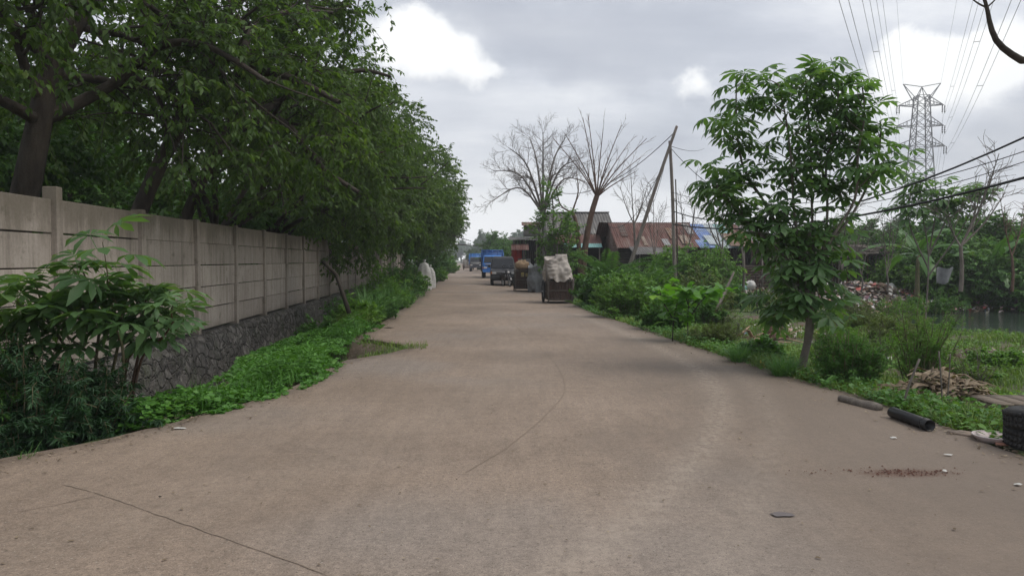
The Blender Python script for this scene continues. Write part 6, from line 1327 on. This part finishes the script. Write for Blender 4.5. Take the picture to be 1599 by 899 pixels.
banana('banana_plant', 'banana plant with broad bright leaves beside the tarpaulin cart', X(918, 31), 31, .5, 9, 1.2, 901, GB)
banana('banana_plant', 'second smaller banana plant left of the young palm', X(934, 32.5), 32.5, .6, 8, 1.1, 902, GB)
for i, (u, Yq, h, n, L, lb_) in enumerate([(1432, 31, 2.3, 8, 2.6, 'tall banana plant with leaves arching left below the pylon'), (1470, 33, 1.8, 8, 2.0, 'banana plant in the middle of the far bank thicket'), (1545, 32, 1.7, 8, 2.4, 'banana plant with upright folded leaf near the right border'), (1590, 34, 2.0, 9, 2.6, 'banana plant at the right border behind the pond'), (1560, 37, 1.6, 8, 2.2, 'banana plant deep in the thicket at right'), (1388, 38, 1.0, 7, 1.6, 'low banana plant beside the stick shelter'), (1500, 32, .8, 8, 1.8, 'low spreading banana plant at the water edge')]):
    banana('banana_plant', lb_, X(u, Yq), Yq, h, n, L, 910+i, GB)
SPR = [dict(n=8, f0=.2, ang=50, L=1.7, w=.12, flat=.8, seg=5, r=.5, rmin=.01), dict(n=7, f0=.1, ang=50, L=.9, w=.1, flat=.7, seg=3, r=.5, rmin=.008), dict(n=4, f0=.1, ang=45, L=.5, w=.1, seg=2, rmin=.006)]
rp = []
def rtree(i, h0, L, ml, sz, per=10):
    return tree2('dense_tree', 'x', 'tree', (0, 0, 0), 950+i, lambda rng: auto_limbs(rng, 7, h0, L, (0, 0), .1, 1.0), SPR, M['bark_grey'], ml, T_LEAF2, per, sz, 'trees behind the pond and shacks')
rp = [rtree(0, .5, 2.3, M['bush'], .19, 13), rtree(1, .7, 2.6, M['leaf_back'], .2, 13), rtree(2, .4, 2.0, M['bush_light'], .17, 12)]
rt = [(1092, 33, .95, 2, 'bushy olive green tree before the blue roof sheets'), (1430, 36, 1.1, 0, 'dense tree at the left of the far bank thicket'), (1462, 34.5, 1.15, 2, 'light green tree in the far bank thicket'), (1500, 37, 1.25, 0, 'dense tree behind the pale forked bare tree'), (1540, 36, 1.1, 1, 'dense tree over the middle of the far bank'), (1592, 35, 1.2, 0, 'dark tree at the right border of the far bank'), (1620, 31, 1.05, 0, 'dark low tree right beside the pond at the border'), (1480, 33, .75, 1, 'low bushy tree at the water edge'),
      (1530, 33, .8, 0, 'low dark tree hanging over the water'), (1575, 32.5, .8, 1, 'low dark tree hanging over the water near the border'), (1418, 35, .8, 2, 'yellow green low tree beside the stick shelter'), (1250, 46, 1.0, 0, 'dense tree behind the slender roadside tree'), (1295, 50, 1.1, 1, 'tree behind the stick shelter at left'), (1340, 52, 1.05, 0, 'tree behind the stick shelter'), (1380, 50, 1.15, 1, 'tree behind the stick shelter at right'),
      (1225, 42, .8, 0, 'low dense tree at the right end of the plank shack'), (830, 60, .9, 1, 'tree behind the roadside hut'), (805, 72, 1.2, 0, 'green tree behind the blue trucks'), (785, 90, 1.3, 1, 'green tree farther behind the blue trucks'), (960, 52, .8, 0, 'tree behind the rust roof at left'), (1650, 40, 1.3, 1, 'dense tree beyond the right border')]
for i, (u, Yq, s, k, lb_) in enumerate(rt):
    used = [j for j in range(i) if rt[j][3] == k]; o = rp[k] if not used else copy_tree(rp[k]); o.location = (X(u, Yq), Yq, hz1(X(u, Yq), Yq)-.2); o.scale = (s, s, s*(.95 if u > 1400 else 1)); o.rotation_euler.z = i*1.7; o['label'] = lb_
# reeds / brush by the far bank
bushg('bank_bush', 'brown dry brush at the foot of the far bank', 'bush', 1480, 478, 120, .7, 60, 16, .14, M['olive'], T_NARROW, 830)
p = px(1440, 480, 14.5)
cs = Vector((X(1435, 23), 23, hz1(X(1435, 23), 23)))
cassava('cassava_plant', 'thin cassava with small leaf tufts on top in front of the pylon', cs, [PX([(1445, 500, 23), (1450, 400, 23), (1440, 330, 23), (1437, 278, 23)]), PX([(1450, 400, 23), (1462, 330, 23), (1470, 285, 23)]), PX([(1450, 400, 23), (1480, 340, 23), (1505, 300, 23)]), PX([(1450, 420, 23), (1420, 350, 23), (1422, 300, 23)]), PX([(1450, 430, 23), (1500, 360, 23), (1530, 300, 23)])], 8, .36, M['cassava'], 55, M['bark_grey'], extra=3, petiole=.5, r=.022)

# far tree belt
SPF = [dict(n=6, f0=.25, ang=50, L=2.8, w=.12, flat=.8, seg=4, r=.5, rmin=.03), dict(n=6, f0=.1, ang=50, L=1.6, w=.1, flat=.8, seg=3, r=.5, rmin=.02)]
fp = [tree2('distant_tree', 'x', 'tree', (0, 0, 0), 970+i, lambda rng: auto_limbs(rng, 7, 1.5+i*.7, 4.2, (0, 0), .22, 1.0+.4*i), SPF, M['bark_grey'], M['far_leaf'], T_LEAF2, 34, .5, 'distant trees along the horizon') for i in range(3)]
rng = np.random.default_rng(33); fl = []
for i in range(52):
    u = 560+i*24+rng.uniform(-8, 8); Yq = rng.uniform(240, 330)+(0 if u < 1200 else -80); s = rng.uniform(1.5, 2.2)*(1 if u < 1200 else .8)
    if abs(u-712) < 18: Yq = 380
    fl.append((u, Yq, s))
for i, (u, Yq) in enumerate([(690, 120), (668, 105), (760, 120), (782, 135), (742, 160), (1222, 80), (1260, 75), (1300, 85), (1345, 82), (1400, 78), (1450, 75), (1505, 72), (1560, 78), (1620, 80), (880, 95), (930, 90), (1010, 95), (1080, 92), (1150, 88)]): fl.append((u, Yq, .8 if u > 1180 else .7))
for i, (u, Yq, s) in enumerate(fl):
    o = fp[i % 3] if i < 3 else copy_tree(fp[i % 3]); o.location = (X(u, Yq), Yq, -.3); o.scale = (s, s, s*rng.uniform(.75, 1.0)); o.rotation_euler.z = i*2.3
    o['label'] = 'hazy distant tree on the horizon'

# ------------------------------------------------------------------ pylon
YT = 165; pc = px(1434, 400, YT); W = lambda u: (u-800)/F*YT; Zp = lambda v: px(1434, v, YT).z
root = empty('power_pylon', (W(1434), YT, 0), 'tall steel lattice pylon with three pairs of arms', 'pylon', rz=-.12); x0 = W(1434)
def hw(z): return float(np.interp(z, [0, Zp(300), Zp(228), Zp(160), Zp(148)], [4.3, 2.35, 1.75, 1.25, 1.2]))
g = MB(); lv = [0, 6, 11.5, 16.2] + [Zp(v) for v in (275, 250, 228, 212, 196, 180, 164, 150)]; tk = .095; MPY = pm('weathered_steel', (.15, .15, .155), (.21, .21, .21), 3, .6)
for sx in (-1, 1):
    for sy in (-1, 1):
        g = MB()
        for a, b_ in zip(lv[:-1], lv[1:]):
            g.bar((sx*hw(a), sy*hw(a), a), (sx*hw(b_), sy*hw(b_), b_), .2)
        g.build('leg', MPY, root)
g = MB()
for a, b_ in zip(lv[:-1], lv[1:]):
    ha, hb = hw(a), hw(b_)
    for (p1, p2, q1, q2) in [((-ha, -ha), (ha, -ha), (-hb, -hb), (hb, -hb)), ((-ha, ha), (ha, ha), (-hb, hb), (hb, hb)), ((-ha, -ha), (-ha, ha), (-hb, -hb), (-hb, hb)), ((ha, -ha), (ha, ha), (hb, -hb), (hb, hb))]:
        g.bar((*p1, a), (*q2, b_), tk); g.bar((*p2, a), (*q1, b_), tk); g.bar((*q1, b_), (*q2, b_), tk)
        if a < 14: m1 = ((p1[0]+p2[0]+q1[0]+q2[0])/4, (p1[1]+p2[1]+q1[1]+q2[1])/4, (a+b_)/2); g.bar(((p1[0]+q1[0])/2, (p1[1]+q1[1])/2, (a+b_)/2), m1, tk*.7); g.bar(((p2[0]+q2[0])/2, (p2[1]+q2[1])/2, (a+b_)/2), m1, tk*.7)
g.build('lattice', MPY, root)
arms = []
for v, la, lb2 in [(165, -4.9, 4.6), (197, -5.3, 4.7), (229, -5.8, 5.1)]:
    for s, L in ((-1, la), (1, lb2)):
        z = Zp(v); h_ = hw(z); g = MB(); tip = (L, 0, z+.05)
        for sy in (-1, 1): g.bar((s*h_, sy*h_, z), tip, .15); g.bar((s*h_, sy*h_, z+1.7), tip, .14)
        for k in range(1, 4): f = k/4; xk = s*h_+(L-s*h_)*f; g.bar((xk, h_*(1-f), z), (xk, h_*(1-f), z+1.7*(1-f)), .08); g.bar((xk, -h_*(1-f), z), (xk, -h_*(1-f), z+1.7*(1-f)), .08); g.bar((xk, h_*(1-f), z), (xk, -h_*(1-f), z), .08)
        g.build('cross_arm', MPY, root)
        g = MB()
        for dx in (-.25, .25): g.lathe([(.03, 0), (.16, -.1), (.05, -.25), (.16, -.5), (.05, -.7), (.16, -.95), (.05, -1.15), (.16, -1.4), (.04, -1.7), (.03, -1.9)], c=(L+dx, 0, z), n=8)
        g.build('insulator', M['black'], root); arms.append((L, z-1.9))
for s, L in ((-1, -3.9), (1, 3.9)):
    z = Zp(150); g = MB(); tip = (L, 0, Zp(131))
    for sy in (-1, 1): g.bar((s*1.2, sy*1.1, z-1.2), tip, .14); g.bar((0, 0, z+2.0), tip, .13); g.bar((-s*1.2, sy*1.1, z-1.0), (0, 0, z+2.0), .12)
    g.build('earth_peak', MPY, root)
cr, sr = math.cos(-.12), math.sin(-.12)
DIRW = Vector((-.542, -1, 0)).normalized()
names = ['top left', 'top right', 'middle left', 'middle right', 'bottom left', 'bottom right']
for (L, z), nm in zip(arms, names):
    rt_ = empty('power_line', (x0+L*cr, YT+L*sr, z), 'twin conductor hung from the %s arm of the pylon' % nm, 'power line', 'conductors of the pylon')
    for s in (-1, 1):
        g = MB(); pts = []
        for i in range(41):
            f = i/40*.78; S_ = 310; q = DIRW*S_*f; pts.append((q.x+s*.28*DIRW.y*-1, q.y+s*.28*DIRW.x, -4*6*f*(1-f)))
        g.tube(pts, .022, 4); g.build('wire', M['steel'], rt_)
    g = MB()
    for k in (1, 3, 5): f = k*.1+.01*(len(nm) % 5); q = DIRW*310*f; c_ = Vector((q.x, q.y, -24*f*(1-f))); o_ = Vector((-DIRW.y, DIRW.x, 0))*.3; g.bar(c_-o_, c_+o_, .05)
    g.build('spacer', M['steel'], rt_)
    g = MB(); pts = []
    for i in range(21):
        f = i/20*.5; q = -DIRW*300*f; pts.append((q.x, q.y, -40*f*(1-f)))
    g.tube(pts, .03, 4); g.build('onward_wire', M['steel'], rt_)
for s, L in (('left', -3.9), ('right', 3.9)):
    g = MB(); pts = [(DIRW.x*310*f, DIRW.y*310*f, -18*f*(1-f)) for f in [i/40*.78 for i in range(41)]]; g.tube(pts, .018, 4); o = g.build('earth_wire', M['steel']); o.location = (x0+L*cr, YT+L*sr, Zp(131)); tag(o, 'single thin earth wire from the %s peak of the pylon' % s, 'power line', 'earth wires of the pylon')

# ------------------------------------------------------------------ haze
g = MB(); g.box((0, 190, 28), (900, 520, 61)); m = bpy.data.materials.new('haze'); m.use_nodes = True; t = NT(m.node_tree)
o = t.n('ShaderNodeOutputMaterial'); v_ = t.n('ShaderNodeVolumePrincipled'); v_.inputs['Color'].default_value = (.92, .955, 1, 1); v_.inputs['Density'].default_value = HAZE = .00105; v_.inputs['Anisotropy'].default_value = .2
t.t.links.new(v_.outputs[0], o.inputs['Volume'])
o = g.build('haze', m); tag(o, 'thin pale air haze over the whole scene', kind='stuff')
